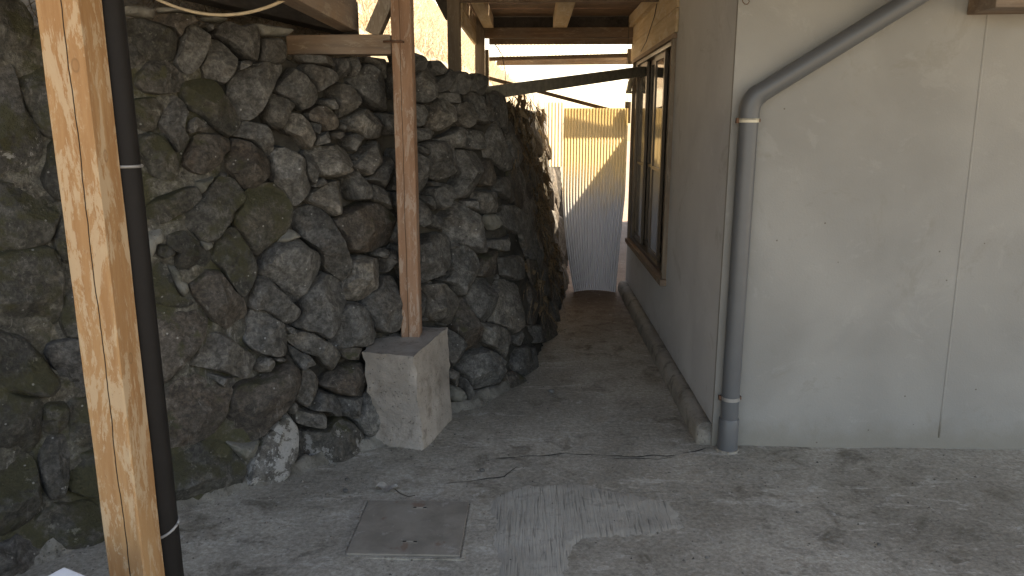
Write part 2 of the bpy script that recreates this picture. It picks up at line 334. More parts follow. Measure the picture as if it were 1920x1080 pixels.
# ------------------------------------------------------------------ the stone wall's face: s metres along its foot, z metres up
BASE = [(-3.25, -1.2), (-2.95, .4), (-2.4, 1.65), (-1.85, 2.45), (-1.495, 2.85), (-1.1, 3.24), (-.8, 3.52), (-.45, 3.99), (-.156, 4.36), (.05, 4.95), (.195, 6.08), (.295, 7.06), (.42, 8.4), (.5, 9.6)]
BATTER = .15
def _curve():
    P = [Vector(p) for p in BASE]; P = [P[0] * 2 - P[1]] + P + [P[-1] * 2 - P[-2]]; out = []
    for i in range(1, len(P) - 2):
        a, b, c, d = P[i - 1:i + 3]
        for k in range(24):
            t = k / 24; out.append(.5 * ((2 * b) + (c - a) * t + (2 * a - 5 * b + 4 * c - d) * t * t + (3 * b - a - 3 * c + d) * t ** 3))
    out.append(P[-2]); L = [0.]
    for i in range(1, len(out)): L.append(L[-1] + (out[i] - out[i - 1]).length)
    return out, L
CV, CL = _curve(); SMAX = CL[-1]
def at_s(s):
    if s <= 0: return CV[0] + (CV[1] - CV[0]).normalized() * s
    if s >= SMAX: return CV[-1] + (CV[-1] - CV[-2]).normalized() * (s - SMAX)
    import bisect
    i = max(1, min(len(CL) - 1, bisect.bisect_left(CL, s))); t = (s - CL[i - 1]) / max(1e-9, CL[i] - CL[i - 1])
    return CV[i - 1].lerp(CV[i], t)
def into_bank(s):
    d = (at_s(s + .12) - at_s(s - .12)).normalized(); return Vector((-d.y, d.x))
def WP(s, z, h=0.):
    b = at_s(s); n = into_bank(s); k = BATTER * z - h
    return Vector((b.x + n.x * k, b.y + n.y * k, z))
TOPS = [(0, 2.0), (4.9, 1.97), (5.25, 1.93), (5.6, 1.86), (6.15, 1.93), (6.5, 1.87), (7.1, 1.8), (7.6, 1.74), (9, 1.74), (12, 1.74)]
def top_z(s):
    for (a, za), (b, zb) in zip(TOPS, TOPS[1:]):
        if a <= s <= b: return za + (zb - za) * (s - a) / (b - a)
    return TOPS[0][1] if s < 0 else TOPS[-1][1]

# ------------------------------------------------------------------ ground, bank, hill
def grid_mesh(name, xs, ys, fz, mat, kind='structure', smooth=True):
    vs = [(x, y, fz(x, y)) for y in ys for x in xs]; w = len(xs)
    fs = [(j * w + i, j * w + i + 1, (j + 1) * w + i + 1, (j + 1) * w + i) for j in range(len(ys) - 1) for i in range(w - 1)]
    me = bpy.data.meshes.new(name); me.from_pydata(vs, [], fs); me.update()
    for p in me.polygons: p.use_smooth = smooth
    o = obj(name, me, mat); tag(o, kind=kind); return o
def lin(a, b, n): return [a + (b - a) * i / (n - 1) for i in range(n)]
def gz(x, y):
    if -2.2 < x < 4 and 1.8 < y < 8:
        p = Vector((x, y, 0)); return .006 * noise.noise(p * 2.3) + .003 * noise.noise(p * 7) + .0016 * noise.noise(p * 23)
    return 0.
xs = [-60, -20, -8, -4] + lin(-2.6, 3.2, 190) + [4, 6, 10, 25, 60]; ys = [-60, -25, -10, -4, 0, 1] + lin(1.7, 7.6, 190) + [9, 12, 20, 40, 80]
ground = grid_mesh('ground', xs, ys, gz, M['floor']); tag(ground, 'stained grey concrete floor of the passage and yard')
# broomed repair patch in the floor
patch_px = [(-.166, 2.972), (-.12, 3.06), (-.077, 3.097), (.06, 3.14), (.203, 3.15), (.42, 3.07), (.61, 3.0), (.635, 2.88), (.615, 2.78), (.434, 2.716), (.3, 2.70), (.198, 2.682), (.15, 2.55), (.124, 2.42), (.1, 2.2), (-.14, 2.2), (-.13, 2.422), (-.15, 2.7)]
def organic(poly, it=2, amp=.006, sc=14):
    for _ in range(it):
        q = []
        for i, p in enumerate(poly):
            r = poly[(i + 1) % len(poly)]; q.append(p); q.append(((p[0] + r[0]) / 2, (p[1] + r[1]) / 2))
        poly = q
    return [(x + amp * noise.noise(Vector((x * sc, y * sc, 1))), y + amp * noise.noise(Vector((x * sc, y * sc, 9)))) for x, y in poly]
def inpoly(x, y, poly):
    r = False; d = 9.
    for i in range(len(poly)):
        (ax, ay), (bx, by) = poly[i], poly[i - 1]
        if (ay > y) != (by > y) and x < (bx - ax) * (y - ay) / (by - ay) + ax: r = not r
        t = max(0, min(1, ((x - ax) * (bx - ax) + (y - ay) * (by - ay)) / max(1e-9, (bx - ax) ** 2 + (by - ay) ** 2)))
        d = min(d, math.hypot(ax + (bx - ax) * t - x, ay + (by - ay) * t - y))
    return d if r else -d
def patch():
    xs = lin(-.24, .72, 97); ys = lin(2.1, 3.24, 115); vs = []; w = len(xs)
    for y in ys:
        for x in xs:
            q = Vector((x, y, 0)); d = inpoly(x, y, patch_px) + .035 * noise.noise(q * 6) + .02 * noise.noise(q * 17) + .01 * noise.noise(q * 45)
            e = max(-1, min(1, d / .03)); vs.append((x, y, gz(x, y) + .0042 * e + .0012 * noise.noise(q * 30) - .0006))
    fs = [(j * w + i, j * w + i + 1, (j + 1) * w + i + 1, (j + 1) * w + i) for j in range(len(ys) - 1) for i in range(w - 1)]
    me = bpy.data.meshes.new('repair_patch'); me.from_pydata(vs, [], fs); me.update()
    for p in me.polygons: p.use_smooth = True
    obj('repair_patch', me, M['broom'], ground)
patch()
def crack(pts, w):
    mb = MB(); P = [Vector((*p, 0)) for p in pts]; fine = []
    for a, b in zip(P, P[1:]):
        for k in range(8): fine.append(a.lerp(b, k / 8))
    fine.append(P[-1]); L = []; Rr = []
    for i, p in enumerate(fine):
        d = (fine[min(i + 1, len(fine) - 1)] - fine[max(0, i - 1)]).normalized(); nn = Vector((-d.y, d.x, 0))
        q = p + nn * .02 * noise.noise(p * 9); ww = w * max(.12, .55 + .9 * noise.noise(p * 13)) * min(1, i / 4 + .1, (len(fine) - 1 - i) / 4 + .1)
        z = gz(q.x, q.y) + .003
        L.append((q.x + nn.x * ww, q.y + nn.y * ww, z)); Rr.append((q.x - nn.x * ww, q.y - nn.y * ww, z))
    n = len(L); mb.add(L + Rr, [(i, i + 1, n + i + 1, n + i) for i in range(n - 1)]); mb.build('crack', M['crack'], ground)
crack([(-.23, 3.36), (-.098, 3.412), (.167, 3.456), (.429, 3.439), (.667, 3.446), (.8, 3.5), (.917, 3.56)], .006)
crack([(.35, 3.40), (.5, 3.425), (.62, 3.40), (.7, 3.44)], .004)
crack([(-.4, 3.12), (-.25, 3.16), (-.13, 3.2), (-.05, 3.32)], .004)

# ground relief steps: the hatch frame lip is built with the hatch
def dist_wall(x, y):
    best = 1e9; bs = 0; sg = 0
    for i in range(0, len(CV), 6):
        d = (CV[i].x - x) ** 2 + (CV[i].y - y) ** 2
        if d < best: best = d; bs = CL[i]
    b = at_s(bs); n = into_bank(bs); k = (x - b.x) * n.x + (y - b.y) * n.y
    return k, bs
# bank and hillside rise behind the wall's top: strips along the wall, going back
def bank():
    offs = [.18, .32, .5, .75, 1.1, 1.6, 2.3, 3.2, 4.5, 6.5, 9, 13, 18]
    ss = lin(-6, SMAX + 14, 110); vs = []; fs = []
    for s in ss:
        b = at_s(s); n = into_bank(s); tz = top_z(min(max(s, 0), 12))
        for o in offs:
            k = o + BATTER * tz; u = o - .18
            z = tz - .1 + .10 * min(u, .5) + .95 * max(0, u - .45) ** 1.02
            p = Vector((b.x + n.x * k, b.y + n.y * k, 0)); z += (.05 + .05 * min(u, 4)) * noise.noise(p * 1.6) + .03 * noise.noise(p * 5)
            vs.append((p.x, p.y, z))
    w = len(offs)
    fs = [(j * w + i, j * w + i + 1, (j + 1) * w + i + 1, (j + 1) * w + i) for j in range(len(ss) - 1) for i in range(w - 1)]
    me = bpy.data.meshes.new('hillside'); me.from_pydata(vs, [], fs); me.update()
    for p in me.polygons: p.use_smooth = True
    o = obj('hillside', me, M['earth']); tag(o, 'steep bank of dry earth rising behind the stone wall', kind='structure'); return o
bank()
def bank_z(s, o):
    tz = top_z(min(max(s, 0), 12)); u = o - .18
    b = at_s(s); n = into_bank(s); k = o + BATTER * tz; p = Vector((b.x + n.x * k, b.y + n.y * k, 0))
    z = tz - .1 + .10 * min(u, .5) + .95 * max(0, u - .45) ** 1.02 + (.05 + .05 * min(u, 4)) * noise.noise(p * 1.6) + .03 * noise.noise(p * 5)
    return Vector((p.x, p.y, z))

# ------------------------------------------------------------------ house
HX, HY = .92, 3.58          # side wall plane, front wall plane
house = empty('house', (HX, HY, 0))
tag(house, 'cream stuccoed house with a brown sliding window on the passage', 'house')
MB().box((HX - .003, HY, -.05), (6.5, HY + .025, 2.8)).build('front_wall', M['plaster'], house)
WY0, WY1, WZ0, WZ1, END = 5.12, 7.0, .56, 2.15, 7.28
sw = MB()
sw.box((HX, HY + .027, -.05), (HX + .14, WY0, 2.8)); sw.box((HX, WY0, -.05), (HX + .14, WY1, WZ0)); sw.box((HX, WY0, WZ1), (HX + .14, WY1, 2.8)); sw.box((HX, WY1, -.05), (HX + .14, END, 2.8))
sw.build('side_wall', M['plaster_side'], house)
MB().box((HX + .142, END - .15, -.05), (6.5, END, 2.8)).build('back_wall', M['plaster_side'], house)
MB().box((6.35, HY + .152, -.05), (6.5, END - .152, 2.8)).build('end_wall', M['plaster_side'], house)
MB().box((HX + .142, HY + .152, .4), (6.34, END - .152, .45)).build('room_floor', M['dark_wood'], house)
MB().box((2.6, HY + .152, .45), (2.7, END - .152, 2.8)).build('room_wall', M['plaster_side'], house)
rf = MB(); rf.add([(HX - .05, HY - .3, 2.85), (6.9, HY - .3, 2.85), (6.9, END + .25, 2.85), (HX - .05, END - .2, 2.85), (1.9, 5.5, 3.5), (5.8, 5.5, 3.5)],
    [(0, 1, 5, 4), (2, 3, 4, 5), (1, 2, 5), (3, 0, 4), (0, 3, 2, 1)]); rf.build('roof', M['rooftile'], house)
# unseen wing, added so its eaves cast the diagonal shadow on the sheet
MB().box((1.9, END + .002, -.05), (6.5, 13, 2.3)).build('added_wing', M['plaster_side'], house)
MB().box((1.585, END + .04, 2.36), (6.6, 13.2, 2.5)).build('shadow_eaves', M['rooftile'], house)
# raised vertical seam on the front wall
seam = MB(); seam.tube([(2.02 + .035 * (1 - k / 14) + .003 * noise.noise(Vector((k, 2, 0))), HY + .0035, .06 + 2.6 * k / 14) for k in range(15)], .007, 6)
seam.build('wall_seam', M['plaster'], house, smooth=True)
# rough concrete footing along the passage
ft = MB(); ny = 60; prof = [(.845, -.03), (.842, .03), (.848, .075), (.862, .097), (.89, .104), (.925, .106), (.925, -.03)]
vs = []; fs = []
for j in range(ny + 1):
    y = HY + .01 + (END - .06 - HY) * j / ny
    for i, (x, z) in enumerate(prof):
        p = Vector((x * 6, y * 6, z * 6)); a = .007 if 0 < i < 5 else .003
        vs.append((x + a * noise.noise(p * 2) + a * .8 * noise.noise(p * 5.1), y, z + (a * noise.noise(p * 2 + Vector((9, 0, 0))) + a * noise.noise(p * 6) if i else 0)))
w = len(prof); fs = [(j * w + i, j * w + i + 1, (j + 1) * w + i + 1, (j + 1) * w + i) for j in range(ny) for i in range(w - 1)] + [tuple(range(w))]
ft.add(vs, fs); ft.build('footing', M['kerb'], house, smooth=True)
# weathered boards above the window
for k, (z0, z1, xo) in enumerate(((2.185, 2.33, .02), (2.335, 2.62, .016))):
    MB().box((HX - xo, 5.03, z0), (HX - .001, 7.27, z1)).build('lintel_board', M['wood_yp'], house, bevel=.003)
# window
win = empty('window', (0, 0, 0)); win.parent = house; win.location = Vector((HX, WY0, WZ0)) - house.location
def wpart(mb, name, mat, **kw):
    o = mb.build(name, mat, None, org=(HX, WY0, WZ0), **kw); o.parent = win; o.location = (0, 0, 0); return o
wpart(MB().box((HX - .045, WY0 - .06, WZ0 - .045), (HX + .06, WY1 + .06, WZ0)), 'window_sill', M['wood_y'], bevel=.004)
wpart(MB().box((HX - .03, WY0 - .05, WZ1), (HX + .06, WY1 + .05, WZ1 + .03)), 'window_head', M['wood_y'], bevel=.003)
wpart(MB().box((HX - .03, WY0 - .042, WZ0 + .002), (HX + .06, WY0 - .002, WZ1 - .002)), 'window_jamb', M['wood_z'], bevel=.003)
wpart(MB().box((HX - .03, WY1 + .002, WZ0 + .002), (HX + .06, WY1 + .042, WZ1 - .002)), 'window_jamb', M['wood_z'], bevel=.003)
fr = MB(); fr.box((HX - .01, WY0, WZ0 + .001), (HX + .08, WY1, WZ0 + .03)); fr.box((HX - .01, WY0, WZ1 - .03), (HX + .08, WY1, WZ1 - .001))
fr.box((HX - .01, WY0 + .001, WZ0 + .03), (HX + .08, WY0 + .03, WZ1 - .03)); fr.box((HX - .01, WY1 - .12, WZ0 + .03), (HX + .08, WY1 - .001, WZ1 - .03))
wpart(fr, 'outer_frame', M['alu'])
npan = 4; yw = (WY1 - .12 - WY0 - .03) / npan
for k in range(npan):
    a = WY0 + .03 + k * yw; b = a + yw; x0 = HX + (.012 if k % 2 else .042); st = .032
    s_ = MB(); s_.box((x0, a - .012, WZ0 + .03), (x0 + .022, a + st, WZ1 - .03)); s_.box((x0, b - st, WZ0 + .03), (x0 + .022, b + .012, WZ1 - .03))
    s_.box((x0 + .001, a + st, WZ0 + .03), (x0 + .021, b - st, WZ0 + .075)); s_.box((x0 + .001, a + st, WZ1 - .07), (x0 + .021, b - st, WZ1 - .03))
    s_.box((x0 + .002, a + st, 1.262), (x0 + .02, b - st, 1.287)); wpart(s_, 'sash', M['alu'])
    wpart(MB().box((x0 + .008, a + st, WZ0 + .075), (x0 + .013, b - st, 1.262)), 'glass_pane', M['glass'])
    wpart(MB().box((x0 + .008, a + st, 1.287), (x0 + .013, b - st, WZ1 - .07)), 'glass_pane', M['glass'])

# ------------------------------------------------------------------ dry-stone wall
STONES = """m 4605,2022 4652,2030 4701,2021 4744,2010 4774,1995 4783,1963 4776,1912 4749,1867 4688,1856 4640,1875 4608,1929 4594,1945
g 4524,1933 4592,1931 4608,1925 4626,1895 4645,1871 4640,1839 4603,1820 4506,1812
b 4723,2055 4798,2069 4870,2062 4885,2038 4857,2024 4818,2006 4798,1964 4785,1971 4767,1998 4712,2025
g 4843,2025 4872,2024 4907,2006 4929,1989 4918,1955 4898,1916 4872,1866 4831,1813 4797,1807 4773,1839 4759,1867 4787,1913 4797,1961 4817,1999
g 4929,1974 4970,1966 5000,1938 5019,1909 5034,1889 5021,1852 4995,1812 4962,1773 4926,1794 4886,1804 4874,1844 4894,1886 4910,1936
g 4931,2045 4950,2013 4929,2001 4913,2021
g 4997,2055 5035,2051 5066,2035 5118,2051 5141,2026 5140,1967 5131,1912 5116,1884 5090,1894 5050,1907 5019,1936 4986,1971 4950,1991 4958,2018 4980,2039
g 5148,1992 5201,1999 5256,1991 5259,1944 5249,1891 5214,1877 5166,1883 5139,1889 5140,1940
g 5011,1821 5041,1841 5087,1867 5151,1884 5197,1873 5246,1883 5246,1855 5197,1809 5171,1764 5128,1704 5093,1648 5055,1626 5009,1630 4982,1689 4976,1743 4988,1789
v 4644,1854 4689,1863 4730,1862 4765,1835 4790,1803 4790,1767 4767,1744 4722,1732 4670,1727 4620,1732 4597,1760 4600,1806
c 4610,2075 4676,2082 4723,2076 4714,2040 4696,2031 4643,2036 4605,2043
c 4738,2085 4815,2082 4880,2081 4885,2063 4870,2066 4799,2071 4731,2061
c 4895,2057 5000,2074 5021,2061 4980,2042 4920,2044
c 5126,2056 5229,2049 5323,2040 5268,2008 5150,2003 5142,2030
g 5031,1879 5082,1890 5111,1878 5046,1847 5021,1836
m 4803,1797 4866,1795 4921,1786 4941,1761 4955,1723 4984,1678 5005,1631 5008,1608 4986,1577 4951,1554 4911,1574 4880,1600 4857,1631 4793,1671 4775,1704 4767,1744
g 4694,1677 4739,1725 4774,1696 4787,1656 4768,1623 4757,1575 4775,1545 4748,1508 4719,1487 4708,1509 4686,1553 4666,1579 4663,1611 4679,1647
g 4778,1619 4822,1642 4858,1608 4866,1585 4841,1567 4801,1574 4777,1560 4766,1589
m 4593,1710 4658,1715 4720,1713 4695,1684 4672,1644 4658,1618 4645,1579 4604,1575 4574,1600 4529,1635 4539,1702
m 4585,1561 4630,1572 4660,1561 4683,1531 4703,1494 4714,1450 4711,1406 4686,1377 4637,1380 4603,1403 4592,1447 4570,1483 4527,1512 4534,1555
b 4799,1559 4852,1567 4912,1558 4956,1535 4959,1496 4908,1470 4895,1436 4860,1407 4808,1390 4754,1400 4730,1434 4742,1471 4770,1515
b 4974,1546 5035,1534 5074,1502 5105,1461 5121,1429 5119,1380 5082,1346 5029,1313 5001,1315 4967,1356 4933,1400 4908,1447 4949,1485 4963,1523
g 5011,1620 5116,1608 5132,1581 5141,1524 5139,1476 5116,1457 5078,1502 5043,1534 4979,1554 4951,1554 4995,1585
l 5169,1748 5229,1726 5277,1694 5239,1669 5205,1613 5185,1580 5150,1596 5125,1620 5125,1680 5140,1708
l 5243,1665 5293,1654 5334,1617 5353,1567 5355,1530 5314,1489 5282,1510 5259,1547 5216,1564 5194,1588 5209,1637
g 5291,1869 5335,1854 5362,1819 5401,1779 5421,1742 5407,1717 5349,1679 5305,1666 5280,1694 5246,1718 5200,1737 5179,1764 5222,1802 5263,1843
g 5386,1889 5480,1877 5532,1862 5569,1830 5552,1809 5486,1785 5420,1754 5401,1779 5363,1823 5336,1858
g 5582,1806 5647,1799 5688,1762 5700,1728 5673,1683 5619,1657 5566,1635 5550,1673 5554,1724 5536,1757 5554,1788
g 5802,1907 5853,1888 5887,1841 5918,1806 5905,1733 5888,1678 5833,1682 5775,1703 5734,1746 5681,1788 5670,1822 5733,1868
l 5752,1683 5803,1659 5836,1601 5825,1542 5754,1529 5687,1535 5673,1557 5627,1574 5605,1613 5629,1644 5682,1666
b 5446,1701 5497,1685 5512,1634 5522,1596 5482,1575 5433,1571 5404,1605 5351,1625 5340,1654 5384,1683
g 5462,1722 5537,1732 5556,1707 5539,1681 5507,1672 5470,1701
g 5593,1925 5667,1929 5662,1873 5616,1824 5575,1831 5576,1869
g 5674,1938 5765,1938 5717,1880 5672,1835 5660,1864
g 5785,1946 5931,1942 5920,1833 5885,1859 5855,1897 5810,1917
g 5345,1617 5404,1605 5416,1575 5384,1555 5358,1567
g 5546,1622 5581,1588 5548,1571 5521,1588
g 5841,1659 5905,1669 6039,1662 6023,1568 5882,1546 5847,1591
g 6009,1980 6102,1992 6155,1973 6173,1936 6162,1902 6103,1885 6031,1904
g 5941,1934 6053,1896 6085,1804 6063,1737 5919,1742
g 5348,1932 5466,1930 5577,1932 5565,1872 5482,1885 5387,1895
g 5145,1492 5191,1503 5236,1482 5274,1453 5280,1428 5269,1383 5288,1353 5313,1314 5298,1286 5256,1259 5225,1228 5204,1233 5183,1276 5141,1331 5130,1372 5127,1432 5131,1477
g 5287,1477 5318,1485 5344,1447 5346,1397 5340,1355 5324,1322 5305,1331 5278,1382 5280,1428
l 5318,1485 5398,1504 5529,1506 5555,1485 5600,1497 5590,1414 5557,1398 5552,1372 5475,1350 5429,1356 5373,1358 5349,1380 5341,1430 5325,1460
g 5344,1351 5429,1354 5414,1335 5343,1309 5317,1310
g 5390,1559 5458,1575 5481,1571 5492,1533 5411,1513 5353,1501 5364,1534
l 5486,1567 5542,1575 5565,1549 5504,1530 5480,1550
g 5592,1549 5644,1566 5679,1543 5663,1508 5631,1470 5602,1475 5577,1501
g 5790,1522 5831,1510 5870,1482 5851,1446 5781,1412 5724,1378 5674,1344 5642,1368 5601,1405 5650,1438 5714,1485
g 5863,1445 5871,1385 5859,1321 5842,1267 5781,1280 5736,1310 5684,1331 5729,1369 5800,1411
g 5577,1380 5632,1377 5654,1332 5682,1286 5693,1249 5677,1228 5567,1232 5557,1276 5548,1355
l 5693,1312 5751,1291 5777,1262 5814,1255 5820,1203 5809,1163 5758,1195 5706,1217 5690,1232
l 5484,1334 5535,1317 5555,1294 5535,1256 5496,1206 5443,1171 5407,1165 5368,1198 5320,1226 5288,1249 5297,1278 5354,1308 5425,1330
g 6060,1496 6105,1476 6138,1422 6112,1408 6077,1453
g 5901,1476 5969,1465 5955,1353 5931,1261 5855,1266 5877,1385
g 5840,1257 5930,1251 5958,1192 5924,1153 5844,1174
m 4559,1268 4609,1305 4663,1316 4723,1338 4778,1335 4795,1300 4776,1271 4728,1244 4679,1226 4633,1204 4593,1193 4562,1195 4518,1221 4524,1260
m 4818,1325 4884,1383 4940,1365 4971,1324 4985,1284 4956,1247 4920,1222 4906,1180 4871,1152 4838,1116 4794,1105 4762,1120 4745,1152 4715,1174 4676,1207 4701,1231 4752,1254 4793,1285
m 5013,1314 5081,1338 5129,1332 5165,1293 5188,1242 5193,1189 5175,1145 5133,1111 5095,1074 5054,1046 5018,1022 4983,1038 4968,1075 4943,1126 4919,1159 4922,1210 4964,1250 4991,1296
m 4870,1148 4918,1148 4941,1110 4966,1060 4981,1022 4994,964 4985,933 4955,893 4915,843 4886,871 4852,935 4838,976 4799,1028 4822,1083
m 4662,1164 4702,1160 4737,1126 4761,1082 4792,1059 4799,1028 4772,1000 4746,980 4727,949 4685,966 4646,998 4649,1046 4664,1074 4637,1085 4616,1113 4621,1146
c 4558,1167 4616,1183 4618,1124 4581,1113 4572,1077 4549,1058 4517,1099 4526,1163
m 4582,1117 4620,1116 4656,1071 4604,1051 4575,1070
c 4775,1365 4825,1374 4864,1384 4810,1322 4797,1307 4779,1339
c 4761,1113 4809,1104 4814,1080 4781,1064 4765,1085
m 4548,1029 4600,1026 4623,989 4623,941 4639,901 4657,875 4706,856 4670,839 4623,843 4579,862 4536,880 4504,896 4503,1006
b 4740,966 4777,984 4830,977 4848,940 4872,881 4911,843 4927,781 4910,723 4892,682 4854,673 4833,693 4803,731 4762,769 4731,821 4707,863 4687,905 4685,939
g 4989,933 5033,923 5069,877 5109,825 5134,788 5160,759 5180,731 5166,703 5133,684 5095,690 5056,718 5019,753 4980,780 4947,777 4938,803 4956,845 4955,893
g 4947,777 4980,780 5026,748 5072,707 5095,686 5103,651 5095,594 5071,544 5008,553 4951,573 4915,609 4896,649 4917,710
b 4541,864 4623,839 4666,836 4702,830 4728,802 4742,769 4726,737 4710,701 4684,656 4650,624 4601,593 4544,553 4505,555 4477,606 4510,822
l 4762,715 4791,701 4830,674 4855,649 4890,610 4926,574 4939,543 4908,505 4880,479 4837,492 4789,523 4731,552 4673,577 4634,593 4676,626 4706,675 4737,707
c 4620,1020 4648,1012 4662,961 4684,936 4683,905 4657,879 4639,904 4627,944
g 5243,1197 5309,1222 5349,1211 5396,1166 5414,1104 5438,1046 5462,987 5486,927 5479,884 5437,845 5392,873 5348,900 5327,937 5320,989 5282,1035 5224,1086 5209,1138 5214,1179
b 5421,1147 5478,1173 5561,1197 5638,1218 5728,1202 5797,1164 5843,1136 5829,1063 5808,986 5724,987 5658,968 5585,973 5491,984 5465,1004 5450,1049 5429,1094
g 5095,1070 5149,1073 5201,1076 5244,1034 5297,1004 5317,968 5322,937 5303,905 5278,870 5253,860 5225,821 5194,788 5166,771 5135,796 5108,855 5063,894 5002,935 5023,997 5067,1045
c 5099,1074 5152,1130 5188,1115 5215,1087 5170,1075 5127,1063
l 5508,946 5599,953 5675,929 5724,886 5695,835 5641,783 5578,739 5527,725 5472,747 5444,787 5440,827 5483,874 5481,932
g 5327,898 5392,873 5437,841 5438,784 5432,745 5400,719 5373,684 5346,644 5304,599 5283,590 5227,629 5168,652 5140,670 5186,725 5193,775 5220,818 5258,864 5290,881
g 5720,831 5781,812 5780,741 5771,625 5753,529 5635,549 5588,596 5573,649 5554,707 5590,737 5654,781 5691,812
g 5734,935 5811,967 5795,885 5722,840 5729,880 5712,920
g 5668,958 5723,978 5755,946 5712,924 5671,939
g 5855,1131 5971,1120 5959,982 5828,988
g 5826,979 5956,968 5931,831 5803,860
g 5424,733 5509,724 5546,699 5562,656 5590,609 5591,549 5572,512 5487,502 5413,527 5342,518 5317,553 5313,593 5339,637 5379,691
l 5103,618 5175,642 5226,621 5286,576 5329,529 5364,487 5344,456 5314,427 5281,429 5244,471 5213,516 5187,525 5146,550 5112,591
g 5107,583 5145,546 5187,525 5212,473 5171,473 5130,464 5111,515
b 5347,513 5413,527 5487,502 5475,464 5455,446 5371,468
l 5093,674 5122,669 5146,648 5127,638 5102,643
l 5015,543 5037,547 5075,527 5042,519 5018,530
g 5804,728 5932,695 5943,605 5921,561 5778,590
l 4942,538 4983,558 5011,544 5018,505 4977,485 4932,495 4927,517
g 4635,574 4721,541 4832,486 4879,471 4811,454 4765,465 4725,514 4684,545
b 4524,512 4571,539 4631,548 4683,543 4706,518 4737,492 4768,457 4806,447 4787,400 4759,339 4726,304 4692,261 4627,261 4568,267 4503,275 4447,310 4472,473
b 4819,452 4878,467 4933,471 4990,487 5054,514 5099,526 5127,473 5135,433 5116,386 5083,343 5042,298 4988,258 4934,209 4889,189 4839,191 4779,229 4715,259 4747,314 4783,369
l 5143,461 5170,460 5202,436 5220,398 5206,362 5169,318 5128,281 5101,313 5091,333 5125,393
l 5053,317 5081,327 5100,305 5093,281 5060,268 5040,286
l 5095,268 5161,255 5231,232 5215,159 5134,189 5088,214
g 5209,348 5244,332 5307,300 5315,214 5317,196 5265,208 5224,249 5145,268 5166,297
b 5221,367 5293,413 5344,421 5459,436 5501,413 5534,364 5533,327 5508,287 5473,251 5436,265 5375,284 5307,305 5254,338
g 5314,285 5436,260 5467,248 5431,198 5404,160 5321,190 5318,236
g 5482,267 5525,283 5570,229 5601,164 5595,99 5585,41 5550,14 5497,17 5443,66 5405,132 5388,159 5422,173 5451,220
v 5102,154 5157,152 5221,153 5266,173 5310,180 5375,145 5411,99 5455,35 5448,-9 5403,-23 5313,-14 5218,-9 5106,14 5070,47 5084,120
w 5051,266 5079,216 5094,156 5060,71 5005,32 4962,-22 4920,-72 4881,-105 4833,-81 4790,-33 4803,29 4837,93 4892,155 4946,206 5009,248
m 4509,265 4574,257 4641,253 4694,245 4741,219 4772,178 4805,127 4813,67 4790,21 4753,-4 4704,-11 4664,-14 4609,-18 4557,-8 4501,-3 4423,30 4458,266
c 4743,227 4838,187 4905,188 4863,126 4826,104 4801,128 4772,182
b 4605,-17 4647,-20 4660,-44 4634,-59 4604,-52
g 6229,1944 6279,1962 6324,1949 6355,1912 6302,1880 6257,1873 6229,1906
g 6171,1927 6219,1925 6251,1878 6253,1849 6219,1799 6186,1741 6147,1716 6098,1738 6077,1794 6111,1862
g 6369,1912 6412,1919 6461,1896 6394,1854 6356,1813 6284,1782 6235,1781 6236,1824 6285,1870
g 6462,1901 6575,1911 6653,1890 6677,1850 6588,1800 6468,1767 6377,1784 6365,1814 6405,1854
g 6694,1897 6784,1909 6903,1875 6919,1833 6760,1775 6660,1797 6666,1854
l 6195,1722 6265,1752 6315,1739 6360,1710 6368,1665 6342,1625 6266,1591 6215,1566 6162,1581 6151,1625 6170,1673
l 6401,1720 6496,1742 6565,1728 6572,1677 6550,1606 6494,1580 6427,1621 6377,1660
g 6072,1719 6134,1711 6147,1677 6126,1615 6099,1591 6052,1596
g 6276,1777 6377,1784 6501,1757 6496,1742 6391,1720 6316,1744
g 6609,1791 6758,1769 6877,1746 6814,1606 6675,1616 6578,1657
g 6410,1596 6516,1575 6524,1524 6485,1473 6328,1471 6219,1508 6209,1527 6312,1556
g 6051,1591 6133,1586 6208,1562 6136,1528 6049,1506
g 6564,1575 6709,1564 6779,1521 6712,1458 6539,1457 6536,1524
g 6939,1796 7106,1785 7078,1662 6888,1617 6857,1703
g 6109,1505 6208,1518 6304,1516 6318,1461 6316,1406 6338,1355 6270,1318 6186,1292 6140,1315 6123,1359 6130,1408 6114,1456
g 6048,1458 6092,1433 6125,1374 6130,1325 6089,1259 6052,1223 6012,1245 5947,1344 5974,1460
g 6341,1456 6503,1458 6614,1429 6639,1391 6582,1325 6536,1254 6513,1214 6430,1188 6308,1195 6272,1243 6346,1310 6339,1360
b 6721,1404 6807,1396 6785,1305 6702,1234 6595,1251 6602,1314 6656,1369
g 6132,1256 6203,1277 6269,1268 6282,1217 6234,1180 6188,1139 6151,1137 6126,1178 6109,1229
g 6125,1291 6174,1293 6165,1274 6133,1266
g 6058,1218 6125,1213 6135,1158 6119,1135 6080,1163 6058,1184
g 6009,1226 6046,1185 6086,1123 6065,1071 6010,1048 5980,1066 5900,1159
l 6196,1103 6232,1125 6240,1110 6198,1073 6180,1085
g 6243,1150 6317,1159 6389,1134 6477,1086 6564,1031 6617,972 6623,912 6560,860 6449,853 6365,894 6278,934 6226,955 6157,1012 6163,1056 6204,1073
g 6547,1212 6694,1213 6838,1158 6831,1103 6728,1074 6578,1078 6520,1119 6523,1172
c 6588,1071 6726,1069 6832,986 6765,977 6617,972 6572,1019
g 6831,1103 7117,1088 7269,1007 7292,907 7071,894 6904,949 6781,1019
g 6839,1280 7129,1268 7185,1188 7099,1102 6874,1161 6763,1208
g 6387,1170 6535,1171 6514,1099 6451,1109 6381,1140
g 6085,1118 6158,1102 6154,1037 6121,1026 6071,1066
